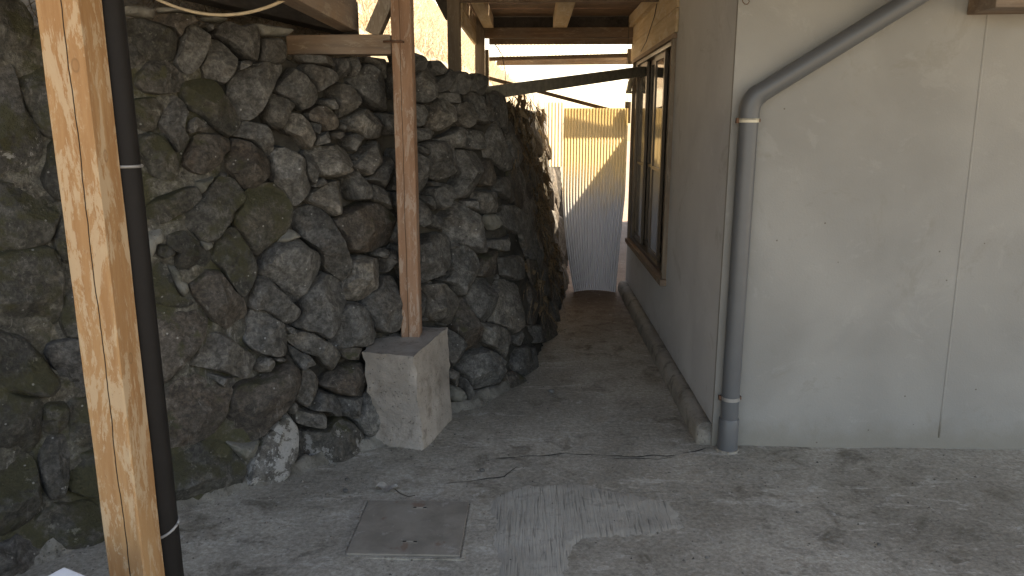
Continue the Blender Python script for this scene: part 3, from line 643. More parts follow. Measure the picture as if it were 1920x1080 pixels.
g 7303,1131 7534,1073 7539,945 7356,979 7217,1067
g 5978,979 6052,995 6156,1007 6209,977 6208,926 6189,843 6157,807 6095,781 6019,764 5942,747 5846,806 5877,968
g 6216,890 6262,920 6322,924 6390,886 6425,835 6400,764 6330,706 6276,657 6217,640 6182,671 6163,715 6121,742 6165,775 6187,833
g 6219,955 6250,937 6233,913 6208,906
b 6486,838 6641,849 6725,827 6687,755 6600,714 6496,714 6391,724 6400,764 6439,812
g 6754,789 6978,772 7227,702 7266,620 7073,607 6936,609 6741,673 6735,736
l 5959,730 6076,744 6131,725 6189,670 6207,616 6193,567 6166,521 6154,487 6050,514 5969,561 5963,641 5978,687
g 6364,717 6493,703 6523,650 6554,596 6540,506 6506,463 6441,444 6358,465 6312,515 6288,598 6307,663
l 6695,659 6861,612 7001,526 7001,442 6926,381 6844,324 6741,303 6640,362 6509,435 6537,495 6577,597
b 6215,625 6264,628 6291,571 6310,505 6341,463 6364,411 6363,315 6291,298 6249,307 6206,389 6167,444 6160,486 6198,556
g 6625,917 6782,903 7032,910 7002,856 6877,810 6702,841 6589,878
g 7329,822 7647,722 7587,626 7299,702
g 5850,758 5951,721 5965,650 5936,567 5820,601
g 6103,467 6147,448 6195,407 6221,350 6251,275 6224,239 6166,221 6122,248 6072,281 6014,351 6035,467
l 6355,450 6467,433 6598,383 6702,313 6741,263 6732,196 6688,144 6622,134 6556,192 6506,255 6436,294 6382,332 6370,399
g 6259,284 6349,286 6416,287 6484,249 6502,156 6508,94 6488,55 6375,70 6269,75 6233,116 6191,205 6194,225
g 6795,202 6929,177 7065,126 6988,81 6847,39 6772,14 6703,65 6681,123 6736,165
g 7065,126 7219,82 7313,8 7162,-36 6911,-30 6806,-20 6770,9 6863,34
b 6600,101 6680,77 6770,9 6780,-48 6744,-65 6588,-27 6491,26 6543,61
g 6081,253 6189,190 6177,114 6122,118 6076,182 5992,230 6001,278
g 6193,173 6220,119 6259,9 6190,21 6175,104
c 6078,151 6143,123 6184,71 6185,33 6107,34 6059,84
g 6913,313 7578,153 7644,60 7271,98 6921,203
g 6768,296 6910,308 6896,234 6797,207 6749,243
g 6502,239 6553,182 6598,135 6513,159 6501,195
m 4144,2059 4256,2055 4277,1981 4247,1882 4194,1840 4110,1834
m 4245,1872 4297,1954 4318,1868 4349,1721 4330,1590 4256,1551 4213,1649 4190,1764
v 4109,1825 4192,1830 4205,1649 4246,1541 4214,1434 4120,1400 4047,1432
m 4264,1551 4346,1580 4381,1509 4360,1366 4271,1310 4215,1384
m 4044,1413 4127,1390 4211,1414 4270,1300 4217,1174 4121,1146 4006,1180
m 4268,1290 4363,1324 4376,1157 4351,1055 4260,1057 4214,1154
m 4000,1143 4206,1155 4233,1050 4210,900 4144,811 4082,845 3959,901
m 4222,980 4309,1019 4339,909 4302,788 4212,796 4197,872
g 4150,790 4247,789 4310,712 4296,555 4241,569 4170,640 4134,742
m 3957,892 4080,835 4124,734 4169,630 4118,592 4031,637 3922,687
m 3921,678 4029,628 4096,588 4072,472 4034,402 3881,446
v 4094,444 4149,448 4150,342 4110,208 4047,211 4039,298 4059,394
m 3879,437 4033,393 4036,278 4030,218 3983,154 3891,122 3828,140
m 4177,565 4285,547 4295,360 4180,353 4154,425
m 4161,349 4303,346 4292,207 4273,147 4179,171 4122,224
m 4045,202 4178,161 4252,78 4242,-51 4116,-41 4030,8 3996,128
g 3826,131 3897,109 3982,145 4013,15 3966,-99 3797,-35
m 4098,577 4175,555 4159,455 4094,444 4080,490
m 4029,-2 4229,-68 4221,-244 3988,-131
m 4364,2068 4534,2087 4565,1967 4533,1820 4393,1773 4353,1929
m 4371,1752 4540,1799 4532,1611 4451,1528 4363,1570
m 4339,1530 4539,1590 4531,1399 4469,1254 4357,1283
m 4372,1261 4512,1207 4501,992 4370,925 4348,1097
m 4364,883 4498,904 4479,643 4368,646
m 4317,636 4463,602 4444,338 4346,300 4302,467
m 4314,288 4448,291 4422,49 4310,67
m 4288,53 4468,-2 4458,-220 4278,-213"""
wall = empty('stone_wall', (-.3, 4.2, 0)); tag(wall, 'old retaining wall of dark boulders, mossy at its near end', 'stone wall')
def chaikin(P, n=2):
    for k in range(n):
        Q = []; c = .16 if k == 0 else .22
        for i, p in enumerate(P):
            q = P[(i + 1) % len(P)]; Q.append(p * (1 - c) + q * c); Q.append(p * c + q * (1 - c))
        P = Q
    return P
def resample(P, n):
    L = [0]; m = len(P)
    for i in range(m): L.append(L[-1] + (P[(i + 1) % m] - P[i]).length)
    out = []; j = 0
    for k in range(n):
        t = L[-1] * k / n
        while L[j + 1] < t: j += 1
        out.append(P[j].lerp(P[(j + 1) % m], (t - L[j]) / max(1e-9, L[j + 1] - L[j])))
    return out
RR = (1, .99, .965, .93, .885, .83, .765, .69, .61, .52, .42, .31, .2, .09)
def stone(kind, poly, rng, N=58, lift=0., name='stone'):
    P = [Vector(p) for p in poly]; A = .5 * sum(P[i].x * P[(i + 1) % len(P)].y - P[(i + 1) % len(P)].x * P[i].y for i in range(len(P)))
    if A < 0: P.reverse(); A = -A
    P = resample(chaikin(P, 1), N); c = sum(P, Vector((0, 0))) / N; Rm = math.sqrt(A / math.pi)
    seed = Vector((rng.uniform(0, 90), rng.uniform(0, 90), rng.uniform(0, 90)))
    P = [c + (p - c) * (1.06 + .07 * noise.noise(Vector((p.x * 16, p.y * 16, 0)) + seed)) for p in P]
    mort = kind == 'm' or c.x < 4.75
    if kind == 'c': D = .018 + .12 * Rm; rim = .05; pw = 1.7
    elif mort: D = .012 + .26 * Rm; rim = .04; pw = 3.8
    else: D = .02 + .36 * Rm; rim = .11; pw = 5.5
    turn = 1 - .6 * min(1, max(0, (c.x - 6.2) / .9)); rim *= turn
    D = min(D, .1) * rng.uniform(.8, 1.15) * turn
    facets = []
    for _ in range(rng.randint(4, 6)):
        a = rng.uniform(0, 2 * math.pi); facets.append((Vector((math.cos(a), math.sin(a))), rng.uniform(.4, 1.9), rng.uniform(.5, .95)))
    tilt = Vector((rng.uniform(-.16, .16), rng.uniform(-.08, .18)))
    vs = []
    def height(p, r):
        d = (p - c) / Rm
        h = -rim + (rim + D) * (max(0, 1 - r ** (pw + .6))) ** .5
        for u, m, o in facets: h = min(h, D * o - m * D * max(-2, d.dot(u) - .1)) if kind != 'c' else h
        h = max(h, -rim)
        q = Vector((p.x, p.y, 0)); f = (1 - r ** 8)
        h += f * (-tilt.dot(p - c) + turn * (.022 * min(1, Rm * 6) * noise.noise(q * 7 + seed) + .012 * (.5 - abs(noise.noise(q * 9 + seed))) + .008 * noise.noise(q * 21 + seed) + .005 * noise.noise(q * 47 + seed)))
        if kind == 'c': h += f * .014 * noise.noise(q * 30 + seed)
        return h
    for r in RR:
        for p in P:
            q = c + (p - c) * r; vs.append((q, height(q, r)))
    vs.append((c, height(c, 0)))
    W3 = [WP(q.x, q.y, h + lift) for q, h in vs]
    org = WP(c.x, c.y, 0); fs = []; n = N
    for k in range(len(RR) - 1):
        for i in range(n): fs.append((k * n + i, k * n + (i + 1) % n, (k + 1) * n + (i + 1) % n, (k + 1) * n + i))
    k = len(RR) - 1; fs += [(k * n + i, k * n + (i + 1) % n, len(vs) - 1) for i in range(n)]
    me = bpy.data.meshes.new(name); me.from_pydata([tuple(v - org) for v in W3], [], fs); me.update()
    for p in me.polygons: p.use_smooth = True
    o = obj(name, me, M[kind], wall, org - wall.location)
    if kind != 'c': smooth_by_angle(o, 30)
    return o
rng = random.Random(11); traced = []
for ln in STONES.strip().split('\n'):
    k, *pts = ln.split(); poly = [tuple(int(v) / 1000 for v in p.split(',')) for p in pts]
    traced.append(poly); stone(k, poly, rng, name='stone' if k != 'c' else 'mortar_lump')
# the courses beyond: far along the passage (under dead grass) and out to the left
def inside(p, poly):
    r = False
    for i in range(len(poly)):
        a, b = poly[i], poly[i - 1]
        if (a[1] > p[1]) != (b[1] > p[1]) and p[0] < (b[0] - a[0]) * (p[1] - a[1]) / (b[1] - a[1]) + a[0]: r = not r
    return r
def cells(s0, s1, ds, dz, gap=.006):
    pts = []; row = 0; z = dz * .5
    while z < 1.85:
        s = s0 + (ds / 2 if row % 2 else 0)
        while s < s1:
            pts.append(Vector((s + rng.uniform(-.3, .3) * ds, z + rng.uniform(-.28, .28) * dz))); s += ds
        z += dz; row += 1
    out = []
    for p in pts:
        if p.y > top_z(p.x) - .05 or any(inside(p, t) or min(((v[0] - p.x) ** 2 + (v[1] - p.y) ** 2) for v in t) < gap for t in traced): continue
        poly = [p + Vector((a * ds, b * dz)) for a, b in ((-1, -1), (1, -1), (1, 1), (-1, 1))]
        for q in pts:
            if q is p or (q - p).length > 3 * ds: continue
            m = (p + q) / 2; d = (q - p).normalized(); m = m - d * .006; new = []
            for i in range(len(poly)):
                a, b = poly[i], poly[(i + 1) % len(poly)]; da, db = (a - m).dot(d), (b - m).dot(d)
                if da <= 0: new.append(a)
                if da * db < 0: new.append(a.lerp(b, da / (da - db)))
            poly = new
            if len(poly) < 3: break
        if len(poly) >= 3: out.append([(v.x, min(v.y, top_z(v.x) + .015)) for v in poly])
    return out
for poly in cells(6.9, 10.0, .29, .27, .0015): stone('g' if rng.random() < .7 else 'b', poly, rng, 30)
for poly in cells(2.2, 4.6, .42, .36):
    if max(p[0] for p in poly) < 4.02: stone('m', poly, rng, 30)
# packed earth and mortar behind and between the stones
def core():
    ss = lin(.2, SMAX + .6, 360); n = 64; vs = []; fs = []
    for s in ss:
        t = top_z(min(s, 12)) - .02
        for j in range(n):
            z = -.1 + (t + .1) * j / (n - 1); q = Vector((s, z, 0))
            k = min(1, max(0, (s - 4.7) / .5)) * (1 - .8 * min(1, max(0, (s - 6.2) / .7))); h = -.02 - .075 * k + .03 * noise.noise(q * 9) + .016 * noise.noise(q * 26)
            vs.append(tuple(WP(s, z, h) - wall.location))
        for e, dz in ((.12, .02), (.3, -.03), (.5, -.12)):
            q = Vector((s, e * 5, 7)); vs.append(tuple(WP(s, t + dz + .03 * noise.noise(q * 6), -e) - wall.location))
    m = n + 3
    fs = [(i * m + j, (i + 1) * m + j, (i + 1) * m + j + 1, i * m + j + 1) for i in range(len(ss) - 1) for j in range(m - 1)]
    me = bpy.data.meshes.new('wall_core'); me.from_pydata(vs, [], fs); me.update()
    for p in me.polygons: p.use_smooth = True
    o = obj('wall_core', me, M['core'], wall, (0, 0, 0))
    me.materials.append(M['mossmortar'])
    for p in me.polygons:
        i = p.index // (m - 1); s = ss[i]; z = sum(me.vertices[v].co.z for v in p.vertices) / 4
        if s < 4.95 + .35 * noise.noise(Vector((s * 3, z * 3, 0))): p.material_index = 1
core()
# chips wedged into the joints
chips = 0
for _ in range(600):
    s = rng.uniform(4.7, 7.2); z = rng.uniform(.05, 1.8)
    if any(inside((s, z), t) for t in traced): continue
    r = rng.uniform(.014, .034); a0 = rng.uniform(0, 6)
    poly = [(s + r * rng.uniform(.7, 1.3) * math.cos(a0 + a), z + r * .75 * rng.uniform(.7, 1.3) * math.sin(a0 + a)) for a in (0, 1.2, 2.3, 3.4, 4.5, 5.4)]
    stone(rng.choice('gglb'), poly, rng, 14, -.05, 'wedge_chip'); chips += 1
    if chips > 40: break
# mortar skirt where the wall meets the floor
def skirt():
    ss = lin(3.6, 6.6, 150); offs = lin(-.1, .17, 14); vs = []; m = len(offs)
    for s in ss:
        b = at_s(s); n = into_bank(s); wid = .42 + .5 * noise.noise(Vector((s * 3.3, 0, 3))) + .3 * noise.noise(Vector((s * 9, 2, 0)))
        for o in offs:
            p = Vector((b.x - n.x * o, b.y - n.y * o, 0)); u = min(1, max(0, 1 - (o + .02) / (.15 * max(.15, wid))))
            z = -.012 + .06 * u ** 1.5 + (.03 * noise.noise(p * 20) + .018 * noise.noise(p * 48)) * min(1, u * 2.2 + .1)
            vs.append((p.x - wall.location.x, p.y - wall.location.y, z))
    fs = [(i * m + j, i * m + j + 1, (i + 1) * m + j + 1, (i + 1) * m + j) for i in range(len(ss) - 1) for j in range(m - 1)]
    me = bpy.data.meshes.new('mortar_skirt'); me.from_pydata(vs, [], fs); me.update()
    for p in me.polygons: p.use_smooth = True
    obj('mortar_skirt', me, M['kerb2'], wall, (0, 0, 0))
skirt()

# ------------------------------------------------------------------ dead grass, brush
def blades(name, gen, mat, label, cat):
    vs = []; fs = []
    for (p, d, L, w, bend, seg) in gen:
        side = d.cross(Vector((rng.uniform(-1, 1), rng.uniform(-1, 1), rng.uniform(-.3, .3)))).normalized(); n = len(vs); q = p.copy(); dd = d.normalized()
        for k in range(seg + 1):
            ww = w * (1 - (k / seg) ** 1.6 * .92) / 2; vs += [tuple(q - side * ww), tuple(q + side * ww)]
            q = q + dd * (L / seg); dd = (dd + bend * (1 / seg)).normalized()
        fs += [(n + 2 * k, n + 2 * k + 1, n + 2 * k + 3, n + 2 * k + 2) for k in range(seg)]
    me = bpy.data.meshes.new(name); me.from_pydata(vs, [], fs); me.update()
    o = obj(name, me, mat); tag(o, label, cat, kind='stuff'); return o
def hanging():
    for _ in range(85):
        s = 7.05 + 2.3 * rng.random() ** .85; top = rng.random() < .25; z = top_z(s) + rng.uniform(-.05, .06) if top else rng.uniform(.2, 1.75)
        if s < 7.3 and not top and rng.random() < .6: continue
        nb = into_bank(s); out = Vector((-nb.x, -nb.y, 0)); mean = Vector((rng.uniform(-.3, .3), rng.uniform(-.45, .45), -1)) + out * rng.uniform(.0, .3)
        size = rng.uniform(.5, 1.3); bent = Vector((rng.uniform(-.6, .6), rng.uniform(-.6, .6), -.3))
        for _ in range(rng.randint(4, 16)):
            p = WP(s + rng.gauss(0, .045), z + rng.gauss(0, .05), rng.uniform(-.01, .06)); d = mean + Vector((rng.gauss(0, .3), rng.gauss(0, .3), rng.gauss(0, .2)))
            leaf = rng.random() < .16
            yield p, d, size * (rng.uniform(.08, .3) if not leaf else rng.uniform(.06, .12)), rng.uniform(.003, .008) if not leaf else rng.uniform(.02, .045), bent + Vector((rng.gauss(0, .5), rng.gauss(0, .5), rng.gauss(-.2, .3))), 6
blades('dead_grass', hanging(), M['straw'], 'dead straw and withered leaves hanging over the far stone wall', 'dead grass')
def bank_top():
    for _ in range(3200):
        s = rng.uniform(4.2, 7.0); o = rng.uniform(.2, 1.4); p = bank_z(s, o) - Vector((0, 0, .02)); nb = into_bank(s)
        d = Vector((rng.uniform(-.6, .6), rng.uniform(-.6, .6), rng.uniform(.1, 1)))
        yield p, d, rng.uniform(.06, .2), rng.uniform(.003, .008), Vector((-nb.x * .8, -nb.y * .8, -1.4)) * rng.uniform(.4, 1.2), 4
blades('bank_grass', bank_top(), M['straw'], 'withered grass on the bank above the stone wall', 'dead grass')
def brush():
    for _ in range(30000):
        s = rng.uniform(5.5, SMAX + 13); o = 1.3 + 9 * rng.random() ** 1.3; p = bank_z(s, o)
        yield p, Vector((rng.uniform(-.5, .5), rng.uniform(-.5, .5), 1)), rng.uniform(.12, .42), rng.uniform(.006, .018), Vector((rng.uniform(-1.4, 1.4), rng.uniform(-1.4, 1.4), rng.uniform(-1.2, .1))), 4
blades('dry_brush', brush(), M['brush'], 'sunlit dry brush covering the hillside beyond the wall', 'brush')
def reeds():
    for _ in range(260):
        x = rng.uniform(-.45, .3); y = rng.uniform(8.2, 9.4); p = Vector((x, y, 1.2))
        if rng.random() > 1.1 - (x + .45): continue
        yield p, Vector((rng.uniform(-.08, .08), rng.uniform(-.1, .1), 1)), rng.uniform(.5, 1.05), rng.uniform(.004, .009), Vector((rng.uniform(-.15, .15), rng.uniform(-.1, .1), -.1)), 5
blades('reed_stalks', reeds(), M['brush'], 'thin dry reed stalks standing in the light behind the far end of the wall', 'reeds')

# ------------------------------------------------------------------ drainpipe on the house corner
dp = empty('drainpipe', (.983, 3.53, 0)); tag(dp, 'grey plastic drainpipe bending off the house corner up to the right', 'drainpipe')
px, py, r0 = .984, 3.532, .0435
MB().tube([(px, py, .0), (px, py, 1.66)], r0, 28).build('pipe', M['pvc'], dp, smooth=False); smooth_by_angle(dp.children[-1])
E0 = Vector((px, py, 1.655)); D1 = Vector((.66, -.06, .425)).normalized()
arc = []
for k in range(13):
    t = k / 12; a = E0; b = E0 + Vector((0, 0, .06)); c = b + D1 * .05; arc.append(a * (1 - t) ** 2 + b * 2 * t * (1 - t) + c * t * t)
o = MB().tube([E0 - Vector((0, 0, .03))] + arc, r0 + .003, 28).build('elbow', M['pvc'], dp, smooth=True); smooth_by_angle(o, 50)
o = MB().tube([arc[-1] - D1 * .02, arc[-1] + D1 * 1.25], r0, 28).build('pipe', M['pvc'], dp); smooth_by_angle(o)
o = MB().tube([(px, py, -.02), (px, py, .165), (px, py, .172)], [r0 + .006, r0 + .006, r0 + .002], 28).build('socket', M['pvc'], dp); smooth_by_angle(o)
for z, mt in ((1.622, 'cream'), (.278, 'band')):
    c = MB().tube([(px, py, z - .009), (px, py, z + .009)], r0 + .003, 28).build('clamp', M[mt], dp); smooth_by_angle(c)
    for lg in (MB().box((px - r0 - .014, py - .008, z - .012), (px - r0 - .002, py + .012, z + .012)), MB().box((px + r0 + .002, py - .005, z - .008), (px + r0 + .01, py + .02, z + .008))):
        ch = lg.build('lug', M['iron'], None, org=(px, py, z), bevel=.002); ch.parent = c; ch.location = Vector((px, py, z)) - (dp.location + c.location)
# mortar collar at the pipe's foot
cl = MB(); ring = []
for k in range(22):
    a = 2 * math.pi * k / 22; rr = r0 + .014 + .008 * noise.noise(Vector((math.cos(a) * 3, math.sin(a) * 3, 4))); ring.append((px + rr * math.cos(a), py + rr * math.sin(a)))
cl.prism(ring, -.02, .013); cl.build('mortar_collar', M['kerb'], dp, rough=.003, rscale=40)

# ------------------------------------------------------------------ posts, plinth, porch timbers
def post(name, x0, x1, y0, y1, z0, z1, mat, label, top=(0, 0), group=None, bev=.004):
    mb = MB(); n = 24; vs = []; fs = []
    for k in range(n + 1):
        t = k / n; z = z0 + (z1 - z0) * t; ox, oy = top[0] * t, top[1] * t
        for (x, y) in ((x0 + bev, y0), (x1 - bev, y0), (x1, y0 + bev), (x1, y1 - bev), (x1 - bev, y1), (x0 + bev, y1), (x0, y1 - bev), (x0, y0 + bev)):
            vs.append((x + ox + .0018 * noise.noise(Vector((x * 30, y * 30, z * 7))), y + oy + .0018 * noise.noise(Vector((x * 30, y * 30, z * 7 + 40))), z))
    for k in range(n):
        for i in range(8): fs.append((k * 8 + i, k * 8 + (i + 1) % 8, (k + 1) * 8 + (i + 1) % 8, (k + 1) * 8 + i))
    fs += [tuple(range(8))[::-1], tuple(range(n * 8, n * 8 + 8))]
    mb.add(vs, fs); o = mb.build(name, mat, None, org=((x0 + x1) / 2, (y0 + y1) / 2, z0)); return tag(o, label, 'post')
post('wooden_post', -1.257, -1.147, 1.95, 2.064, 0, 2.72, M['post_honey'], 'thick honey coloured square post with peeling surface, nearest the camera', (.0, 0))
MB().prism([(-1.33, 1.9), (-1.09, 1.9), (-1.09, 2.12), (-1.33, 2.12)], -.02, .03).build('post_pad', M['kerb'], None, org=(-1.2, 2.0, 0), bevel=.006)
tag(bpy.data.objects['post_pad'], 'flat concrete pad under the honey coloured post', 'pad')
post('wooden_post', -.699, -.6, 3.80, 3.90, .497, 2.72, M['post_red'], 'slim reddish brown post standing on the concrete plinth')

pl = MB()   # plinth cast against the boulders, wider at its top
def lerp(a, b, t): return tuple(x + (y - x) * t for x, y in zip(a, b))
B0 = [(-.80, 3.545), (-.545, 3.48), (-.445, 3.88), (-.66, 4.0)]; B1 = [(-.85, 3.53), (-.583, 3.468), (-.476, 4.0), (-.80, 4.02)]
def bez(z): t = z / .5; return [lerp(a, b, t ** 1.6 if i in (0, 3) else t) for i, (a, b) in enumerate(zip(B0, B1))]
n = 18; m = 12; vs = []; fs = []
for k in range(n + 1):
    z = -.03 + .53 * k / n; q = bez(max(0, z))
    for e in range(4):
        a, b = q[e], q[(e + 1) % 4]
        for j in range(m):
            x, y = lerp(a, b, j / m); vv = Vector((x, y, z))
            amp = (.016 if e == 3 else .012 if (e == 0 and j < m * .4 and z < .46) else .012 if (e == 0 and j < m * .6) else .008) ; jit = .009 * noise.noise(vv * 55)
            if j in (0, m - 1) and e in (0, 1): jit += .01 * noise.noise(vv * 34)
            x += amp * noise.noise(vv * 18) + jit; y += amp * noise.noise(vv * 18 + Vector((7, 7, 7))) + jit
            vs.append((x, y, z + (.006 * noise.noise(vv * 12) if k == n else 0)))
w = 4 * m
fs = [(k * w + i, k * w + (i + 1) % w, (k + 1) * w + (i + 1) % w, (k + 1) * w + i) for k in range(n) for i in range(w)]
# top as concentric rings
base = n * w; prev = base
for r in (.93, .8, .6, .35):
    cur = len(vs)
    for i in range(w):
        x, y, z = vs[base + i]; cx, cy = -.66, 3.75; p = Vector((cx + (x - cx) * r, cy + (y - cy) * r, .5)); vs.append((p.x, p.y, .5 + .004 * noise.noise(p * 25) + .003 * noise.noise(p * 60)))
    fs += [(prev + i, prev + (i + 1) % w, cur + (i + 1) % w, cur + i) for i in range(w)]; prev = cur
fs.append(tuple(range(prev, prev + w)))
pl.add(vs, fs); o = pl.build('concrete_plinth', M['block'], None, org=(-.64, 3.75, 0)); smooth_by_angle(o, 40)
tag(o, 'rough concrete plinth carrying the slim reddish post', 'plinth')

# black downpipe strapped behind the honey post
bp = empty('downpipe', (-1.085, 2.09, 0)); tag(bp, 'dark brown downpipe tied behind the honey coloured post', 'downpipe')
o = MB().tube([(-1.158, 2.11, 0), (-1.158, 2.11, 2.7)], .04, 28).build('pipe', M['dark_pipe'], bp); smooth_by_angle(o)
for z, tl in ((1.487, 0), (.36, .02)):
    pts = [(-1.158 + .0415 * math.cos(a), 2.11 + .0415 * math.sin(a), z + tl * math.sin(a + .7)) for a in [2 * math.pi * k / 24 for k in range(25)]]
    MB().tube(pts, .0048, 6).build('tie', M['band'], bp, smooth=True)

# porch roof and its timbers
pr = empty('porch_roof', (0, 2, 2.75)); tag(pr, 'timber porch roof of dark boards on beams, overhead', 'roof')
for k in range(26): MB().box((-2.39 + k * .32, 1.55, 2.78 + .004 * (k % 2)), (-2.39 + k * .32 + .312, 6.05, 2.80 + .004 * (k % 2))).build('roof_board', M['roofdark'], pr)
MB().bar((-.94, 1.6, 2.145), (-.94, 3.96, 2.145), .085, .16).build('beam', M['wood_y'], pr, bevel=.004)
d = Vector((.27, 1, 0)).normalized(); p0 = Vector((-1.53, 3.5, 2.25))
MB().bar(p0 - d * 1.9, p0 + d * 1.45, .11, .2).build('beam', M['dark_wood'], pr, bevel=.004)
for y in (1.62, 2.4, 3.2, 4.0, 4.8): MB().box((-2.35, y, 2.68), (5.6, y + .09, 2.776)).build('rafter', M['wood_x'], pr)
tb = empty('tie_beam', (-.95, 3.86, 1.99)); tag(tb, 'short weathered beam bedded in the wall top and butting the slim post', 'beam')
MB().box((-1.22, 3.81, 1.942), (-.704, 3.905, 2.036)).build('beam', M['wood_x'], tb, bevel=.006, sub=2, rough=.0025, rscale=25)
MB().bar((-.80, 3.86, 2.04), (-.715, 3.86, 2.21), .07, .085, (0, 1, 0)).build('knee_brace', M['wood_z'], tb, bevel=.004)
cr = MB().tube([(-.735, 3.80, 2.0), (-.735, 3.783, 2.0), (-.64, 3.783, 1.998), (-.64, 3.80, 1.998)], .005, 8).build('iron_cramp', M['iron'], tb, smooth=True)
# passage roof beyond
ps = empty('passage_roof', (.2, 6.5, 2.4)); tag(ps, 'small timber roof over the far end of the passage', 'roof')
MB().box((-.64, 5.74, 1.7), (-.548, 5.84, 2.6)).build('corner_post', M['wood_z'], ps, bevel=.004)
MB().box((-.55, 7.2, 1.6), (-.462, 7.29, 2.6)).build('corner_post', M['wood_z'], ps, bevel=.004)
MB().box((-.458, 7.24, 1.6), (-.425, 7.3, 2.29)).build('side_post', M['wood_z'], ps, bevel=.003)
MB().box((-.56, 5.85, 2.33), (-.535, 7.195, 2.44)).build('side_plank', M['wood_yp'], ps, bevel=.003)
MB().box((-.56, 5.85, 2.445), (-.535, 7.195, 2.56)).build('side_plank', M['wood_yp'], ps, bevel=.003)
MB().bar((-.78, 5.79, 2.68), (-.62, 5.79, 2.38), .08, .07, (0, 1, 0)).build('brace', M['dark_wood'], ps, bevel=.003)
MB().box((-.66, 5.76, 2.482), (.918, 5.80, 2.6)).build('cross_beam', M['wood_x'], ps, bevel=.004)
for xa, xb in ((-.47, -.375), (.17, .3), (.86, .915)): MB().box((xa, 5.802, 2.476), (xb, 7.2, 2.575)).build('rafter', M['wood_yp'], ps, bevel=.006)
MB().box((-.46, 7.204, 2.39), (.916, 7.29, 2.48)).build('end_beam', M['wood_x'], ps, bevel=.004)
MB().box((-.46, 7.24, 2.483), (.916, 7.28, 2.578)).build('end_plank', M['dark_wood'], ps)
MB().box((-.42, 7.22, 2.335), (.914, 7.28, 2.384)).build('end_board', M['wood_x'], ps, bevel=.003)
for k in range(6): MB().box((-.68, 5.70 + k * .27, 2.58 + .003 * (k % 2)), (.93, 5.70 + k * .27 + (.255 if k != 2 else .235), 2.605 + .003 * (k % 2))).build('roof_board', M['roofdark'], ps)
def corrugated(p0, u, v, W, H, pitch, amp, nv=2, taper=None, jag=0.):
    u, v = Vector(u).normalized(), Vector(v).normalized(); nrm = u.cross(v); nu = int(W / pitch * 10) + 1; vs = []
    for j in range(nv + 1):
        for i in range(nu + 1):
            a = i / nu * W; b = j / nv * H; f = taper(a / W, b / H) if taper else (a, 0, 0)
            vs.append(Vector(p0) + u * f[0] + v * (b + f[2]) + nrm * (amp * math.sin(2 * math.pi * a / pitch) + f[1]))
    w = nu + 1; return vs, [(j * w + i, j * w + i + 1, (j + 1) * w + i + 1, (j + 1) * w + i) for j in range(nv) for i in range(nu)]
for x0, W, z0, dz in ((-.37, .68, 2.345, -.085), (.312, .6, 2.338, -.062), (.925, .6, 2.338, -.062)):
    mb = MB(); mb.add(*corrugated((x0, 7.295, z0), (1, 0, 0), (0, .35, dz), W, .40, .034, .009, 3)); mb.build('edge_sheet', M['roof_sheet'], ps, smooth=True)
MB().bar((-.37, 7.69, 2.225), (1.5, 7.69, 2.235), .03, .085).build('edge_batten', M['wood_x'], ps)

# translucent corrugated sheet closing the passage
sh = empty('corrugated_sheet', (.59, 7.26, 0)); tag(sh, 'translucent corrugated plastic sheet closing the end of the passage', 'plastic sheet')
def tap(a, b):   # narrower and curled at its foot, flared at the top
    wtop, wbot = .607, .40; e = max(0, (1 - b) - .45) / .55; wd = wtop + (wbot - wtop) * e ** 1.3 * .95; x0 = .283 + .118 * e ** 1.6
    x = x0 - .283 + a * wd; bow = .10 * e * (a - .5) ** 2 * 4 - .04 * math.sin(math.pi * b) ; return x, bow, .0
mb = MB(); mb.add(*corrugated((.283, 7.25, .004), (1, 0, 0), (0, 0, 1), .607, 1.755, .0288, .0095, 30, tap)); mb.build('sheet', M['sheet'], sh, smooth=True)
s2 = MB(); s2.add(*corrugated((.13, 7.5, 1.2), (1, 0, 0), (0, 0, 1), .15, .62, .032, .007, 3)); o = s2.build('corrugated_sheet', M['sheet_old'], None, org=(.2, 7.5, 1.2), smooth=True)
tag(o, 'narrow strip of yellowed corrugated plastic behind the end of the stone wall', 'plastic sheet')

# bars and laths across the passage
o = MB().bar((-.34, 5.0, 1.80), (.917, 6.63, 2.05), .07, .082).build('cross_rail', M['gutter'], None, org=(-.34, 5.0, 1.8), bevel=.006, sub=2, rough=.002, rscale=12); tag(o, 'dark weathered rail slanting across the passage from the wall top to the window', 'rail')
o = MB().bar((-.43, 7.37, 2.04), (.90, 7.37, 1.70), .03, .034).build('wooden_lath', M['wood_x'], None, org=(-.43, 7.37, 2.04)); tag(o, 'thin brown lath slanting down to the right behind the dark rail', 'lath')
o = MB().bar((-.425, 7.33, 2.212), (.93, 7.33, 2.245), .03, .034).build('wooden_lath', M['wood_x'], None, org=(-.42, 7.33, 2.21)); tag(o, 'thin level lath under the far roof edge', 'lath')
o = MB().box((.875, 7.29, 2.16), (.919, 7.35, 2.30)).build('wooden_cleat', M['wood_z'], None, org=(.9, 7.32, 2.16), bevel=.003); tag(o, 'small wooden cleat at the right end of the level lath', 'cleat')
o = MB().box((.868, 7.3, 1.62), (.919, 7.36, 1.82)).build('wooden_cleat', M['wood_z'], None, org=(.9, 7.33, 1.62), bevel=.003); tag(o, 'small wooden cleat beside the top corner of the plastic sheet', 'cleat')
lp = empty('wall_pipe', (.9, 7.1, 1.95)); tag(lp, 'short cream pipe elbow on the house wall below the end of the dark rail', 'pipe')
MB().tube([(.92, 7.02, 2.03), (.885, 7.02, 2.02), (.868, 7.02, 1.98), (.862, 7.03, 1.90)], [.022, .022, .022, .024], 14).build('elbow', M['cream'], lp, smooth=True)
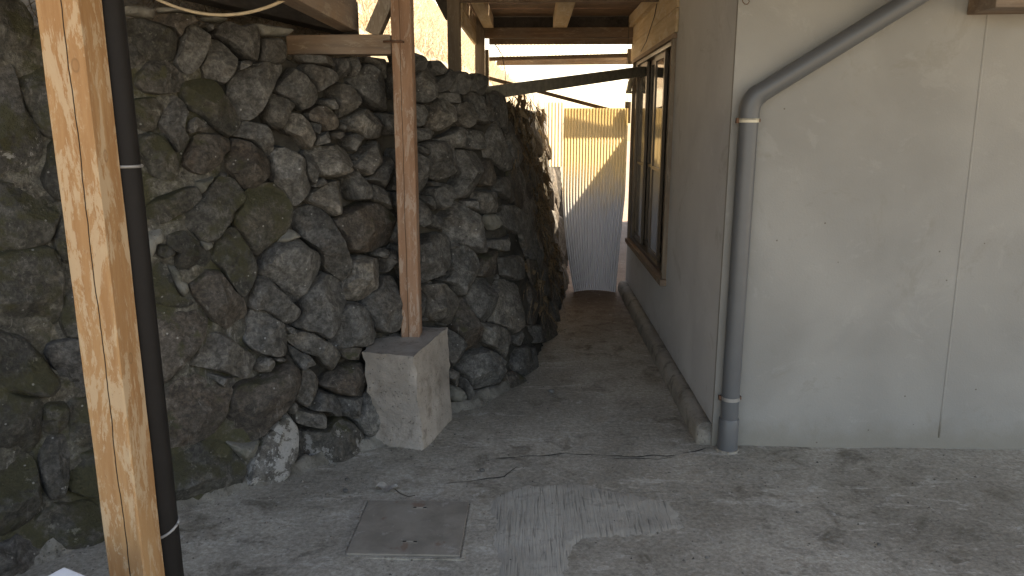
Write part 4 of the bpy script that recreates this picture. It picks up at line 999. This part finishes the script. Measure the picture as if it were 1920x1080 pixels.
MB().tube([(.862, 7.031, 1.905), (.861, 7.033, 1.885)], .029, 14).build('collar', M['cream'], lp)
o = MB().tube([(.83, 6.9, 2.48), (.826, 6.95, 2.2), (.832, 7.0, 1.95), (.836, 7.02, 1.76), (.846, 7.02, 1.75), (.85, 7.0, 1.9)], .0022, 5).build('hanging_wire', M['black'], None, org=(.83, 6.9, 2.48)); tag(o, 'thin dark wire hanging by the house wall in front of the bright gap', 'wire')
o = MB().tube([(.9, 5.75, 2.55), (.896, 5.9, 2.4), (.89, 6.25, 2.25), (.885, 6.5, 2.2)], .003, 5).build('hanging_wire', M['black'], None, org=(.9, 5.75, 2.55)); tag(o, 'dark wire stapled down the weathered boards above the window', 'wire')
# twig hanging at the far left roof corner
o = MB().tube([(-.36, 7.2, 2.33), (-.30, 7.2, 2.24), (-.27, 7.2, 2.1), (-.265, 7.22, 1.95)], [.006, .005, .004, .002], 6).build('vine_stem', M['dark_wood'], None, org=(-.36, 7.2, 2.33)); tag(o, 'dead vine stem hanging from the far left roof corner', 'vine')

# hose sagging between the porch timbers
o = MB().tube([(-1.62, 3.0, 2.155)] + [(x, 3.0, 2.016 + .92 * (x + 1.20) ** 2) for x in lin(-1.55, -.85, 24)] + [(-.78, 3.0, 2.21)], .0062, 10).build('garden_hose', M['hose'], None, org=(-1.2, 3, 2.02), smooth=True); tag(o, 'beige hose sagging under the porch roof above the wall', 'hose')
# hook and beam end on the front wall
o = MB().tube([(.925, 3.56, 2.16), (.93, 3.553, 2.138), (.938, 3.55, 2.129), (.95, 3.55, 2.129), (.958, 3.553, 2.14), (.958, 3.575, 2.16)], .002, 6).build('wire_hook', M['iron'], None, org=(.94, 3.57, 2.15), smooth=True); tag(o, 'small wire loop at the top of the house corner', 'hook')
o = MB().box((1.93, 3.36, 2.083), (2.7, 3.575, 2.3)).build('beam_end', M['wood_x'], None, org=(1.93, 3.5, 2.1), bevel=.008, sub=2, rough=.003, rscale=15); tag(o, 'brown beam end at the top of the cream wall', 'beam')

# ------------------------------------------------------------------ hatch
hx0, hx1, hy0, hy1 = -.713, -.263, 2.53, 2.958
ht = empty('floor_hatch', (-.49, 2.74, 0)); tag(ht, 'square worn steel hatch lid set in the concrete floor', 'hatch')
lid = MB(); lid.box((hx0 + .008, hy0 + .008, -.01), (hx1 - .008, hy1 - .008, .009))
lo = lid.build('lid', M['lid'], ht, bevel=.002)
fr = MB()
for a, b in (((hx0 - .012, hy0 - .012), (hx1 + .012, hy0)), ((hx0 - .012, hy1), (hx1 + .012, hy1 + .012)), ((hx0 - .012, hy0), (hx0, hy1)), ((hx1, hy0), (hx1 + .012, hy1))): fr.box((*a, -.01), (*b, .0035))
fr.build('frame', M['floor'], ht, rough=.0015, rscale=50)
for (x, y) in ((-.475, 2.89), (-.475, 2.625)):
    s_ = MB(); s_.box((x - .028, y - .009, .0092), (x + .028, y - .006, .0112)); s_.box((x - .028, y + .006, .0092), (x + .028, y + .009, .0112)); s_.box((x - .031, y - .009, .0092), (x - .028, y + .009, .0112)); s_.box((x + .028, y - .009, .0092), (x + .031, y + .009, .0112))
    hdl = s_.build('handle', M['lid'], ht)
    k = MB().box((x - .028, y - .006, .0091), (x + .028, y + .006, .0102)).build('slot', M['black'], None, org=(x, y, .014)); k.parent = hdl; k.location = Vector((x, y, .014)) - ht.location - hdl.location
    k = MB().tube([(x - .014, y, .0108), (x + .014, y, .0108)], .003, 6).build('pull_bar', M['lid'], None, org=(x, y, .016)); k.parent = hdl; k.location = Vector((x, y, .016)) - ht.location - hdl.location

# ------------------------------------------------------------------ litter
lf = empty('dry_leaf', (-.63, 3.06, 0)); tag(lf, 'curled dry leaf with a long stem behind the hatch', 'leaf')
vs = []; fs = []
for i in range(11):
    for j in range(5):
        a = i / 10; b = j / 4 - .5; w = .034 * math.sin(math.pi * min(1, a * .95 + .03)) ** .7; x = -.70 + .10 * a; y = 3.06 + b * w * 2 + .008 * math.sin(a * 7)
        vs.append((x, y, .008 + .014 * abs(b) * 2 * (.6 + .5 * math.sin(a * 9)) + .006 * noise.noise(Vector((x * 50, y * 50, 0)))))
fs = [(i * 5 + j, i * 5 + j + 1, (i + 1) * 5 + j + 1, (i + 1) * 5 + j) for i in range(10) for j in range(4)]
MB().add(vs, fs).build('blade', M['leaf'], lf, smooth=True)
MB().tube([(-.61, 3.045, .013), (-.58, 3.01, .011), (-.54, 2.985, .01), (-.51, 2.985, .016)], .0022, 6).build('stem', M['dark_wood'], lf, smooth=True)
pebs = [((-.85, 3.14), .012, 'pale pebble on the floor left of the dry leaf'), ((-.83, 3.03), .014, 'dark pebble on the floor in front of the mossy corner stone'), ((-.235, 3.25), .014, 'dark crumb in the floor crack left of the repair patch'),
        ((.12, 4.33), .02, 'dark clod lying at the mouth of the passage'), ((.66, 2.55), .008, 'tiny stone on the floor right of the repair patch'), ((1.12, 2.9), .009, 'small dark stone on the floor below the cream wall'),
        ((1.35, 2.66), .009, 'small dark stone near the bottom right of the floor')]
for (x, y), r, lab in pebs:
    mb = MB(); bm = bmesh.new(); bmesh.ops.create_icosphere(bm, subdivisions=2, radius=r)
    vs = [(x + v.co.x * (1 + .3 * noise.noise(v.co * 60)), y + v.co.y * .8 * (1 + .3 * noise.noise(v.co * 70)), .006 + r * .35 + v.co.z * .6) for v in bm.verts]; fs = [tuple(v.index for v in f.verts) for f in bm.faces]; bm.free()
    o = mb.add(vs, fs).build('pebble', M['l'] if 'pale' in lab else M['g'], None, org=(x, y, 0), smooth=True); tag(o, lab, 'pebble', 'loose pebbles on the floor')
gv = []; gf = []
for _ in range(1500):
    if rng.random() < .6:
        q = rng.uniform(3.9, 8.6); b_ = at_s(q); nb = into_bank(q); e = .05 + .35 * rng.random() ** 2; x, y = b_.x - nb.x * e, b_.y - nb.y * e
    else: x, y = rng.uniform(-1.3, 2.4), rng.uniform(2.35, 3.5)
    if y > 3.5 and x > .8: continue
    r = .0016 + .006 * rng.random() ** 4; n = len(gv); z = gz(x, y) + r * .3; a = rng.uniform(0, 6)
    for k in range(4): gv.append((x + r * math.cos(a + k * 1.57) * rng.uniform(.6, 1.4), y + r * math.sin(a + k * 1.57) * rng.uniform(.6, 1.4), z - r * .4))
    gv.append((x, y, z + r * rng.uniform(.5, 1.))); gf += [(n, n + 1, n + 4), (n + 1, n + 2, n + 4), (n + 2, n + 3, n + 4), (n + 3, n, n + 4)]
tag(MB().add(gv, gf).build('grit', M['grit'], None), 'loose grit and crumbs scattered over the concrete floor', 'grit', kind='stuff')
# white foam box, only its corner in view
fb = empty('foam_box', (-1.25, 1.75, 0)); tag(fb, 'white foam box corner at the bottom left below the mossy wall', 'box')
Mx = Matrix.Translation((-1.229, 1.632, 0)) @ Matrix.Rotation(R(45 + 20), 4, 'Z')
MB().box((-.14, -.14, 0), (.14, .14, .352), Mx).build('body', M['white'], fb, bevel=.006)
MB().box((-.147, -.147, .354), (.147, .147, .4), Mx).build('lid', M['white'], fb, bevel=.006)
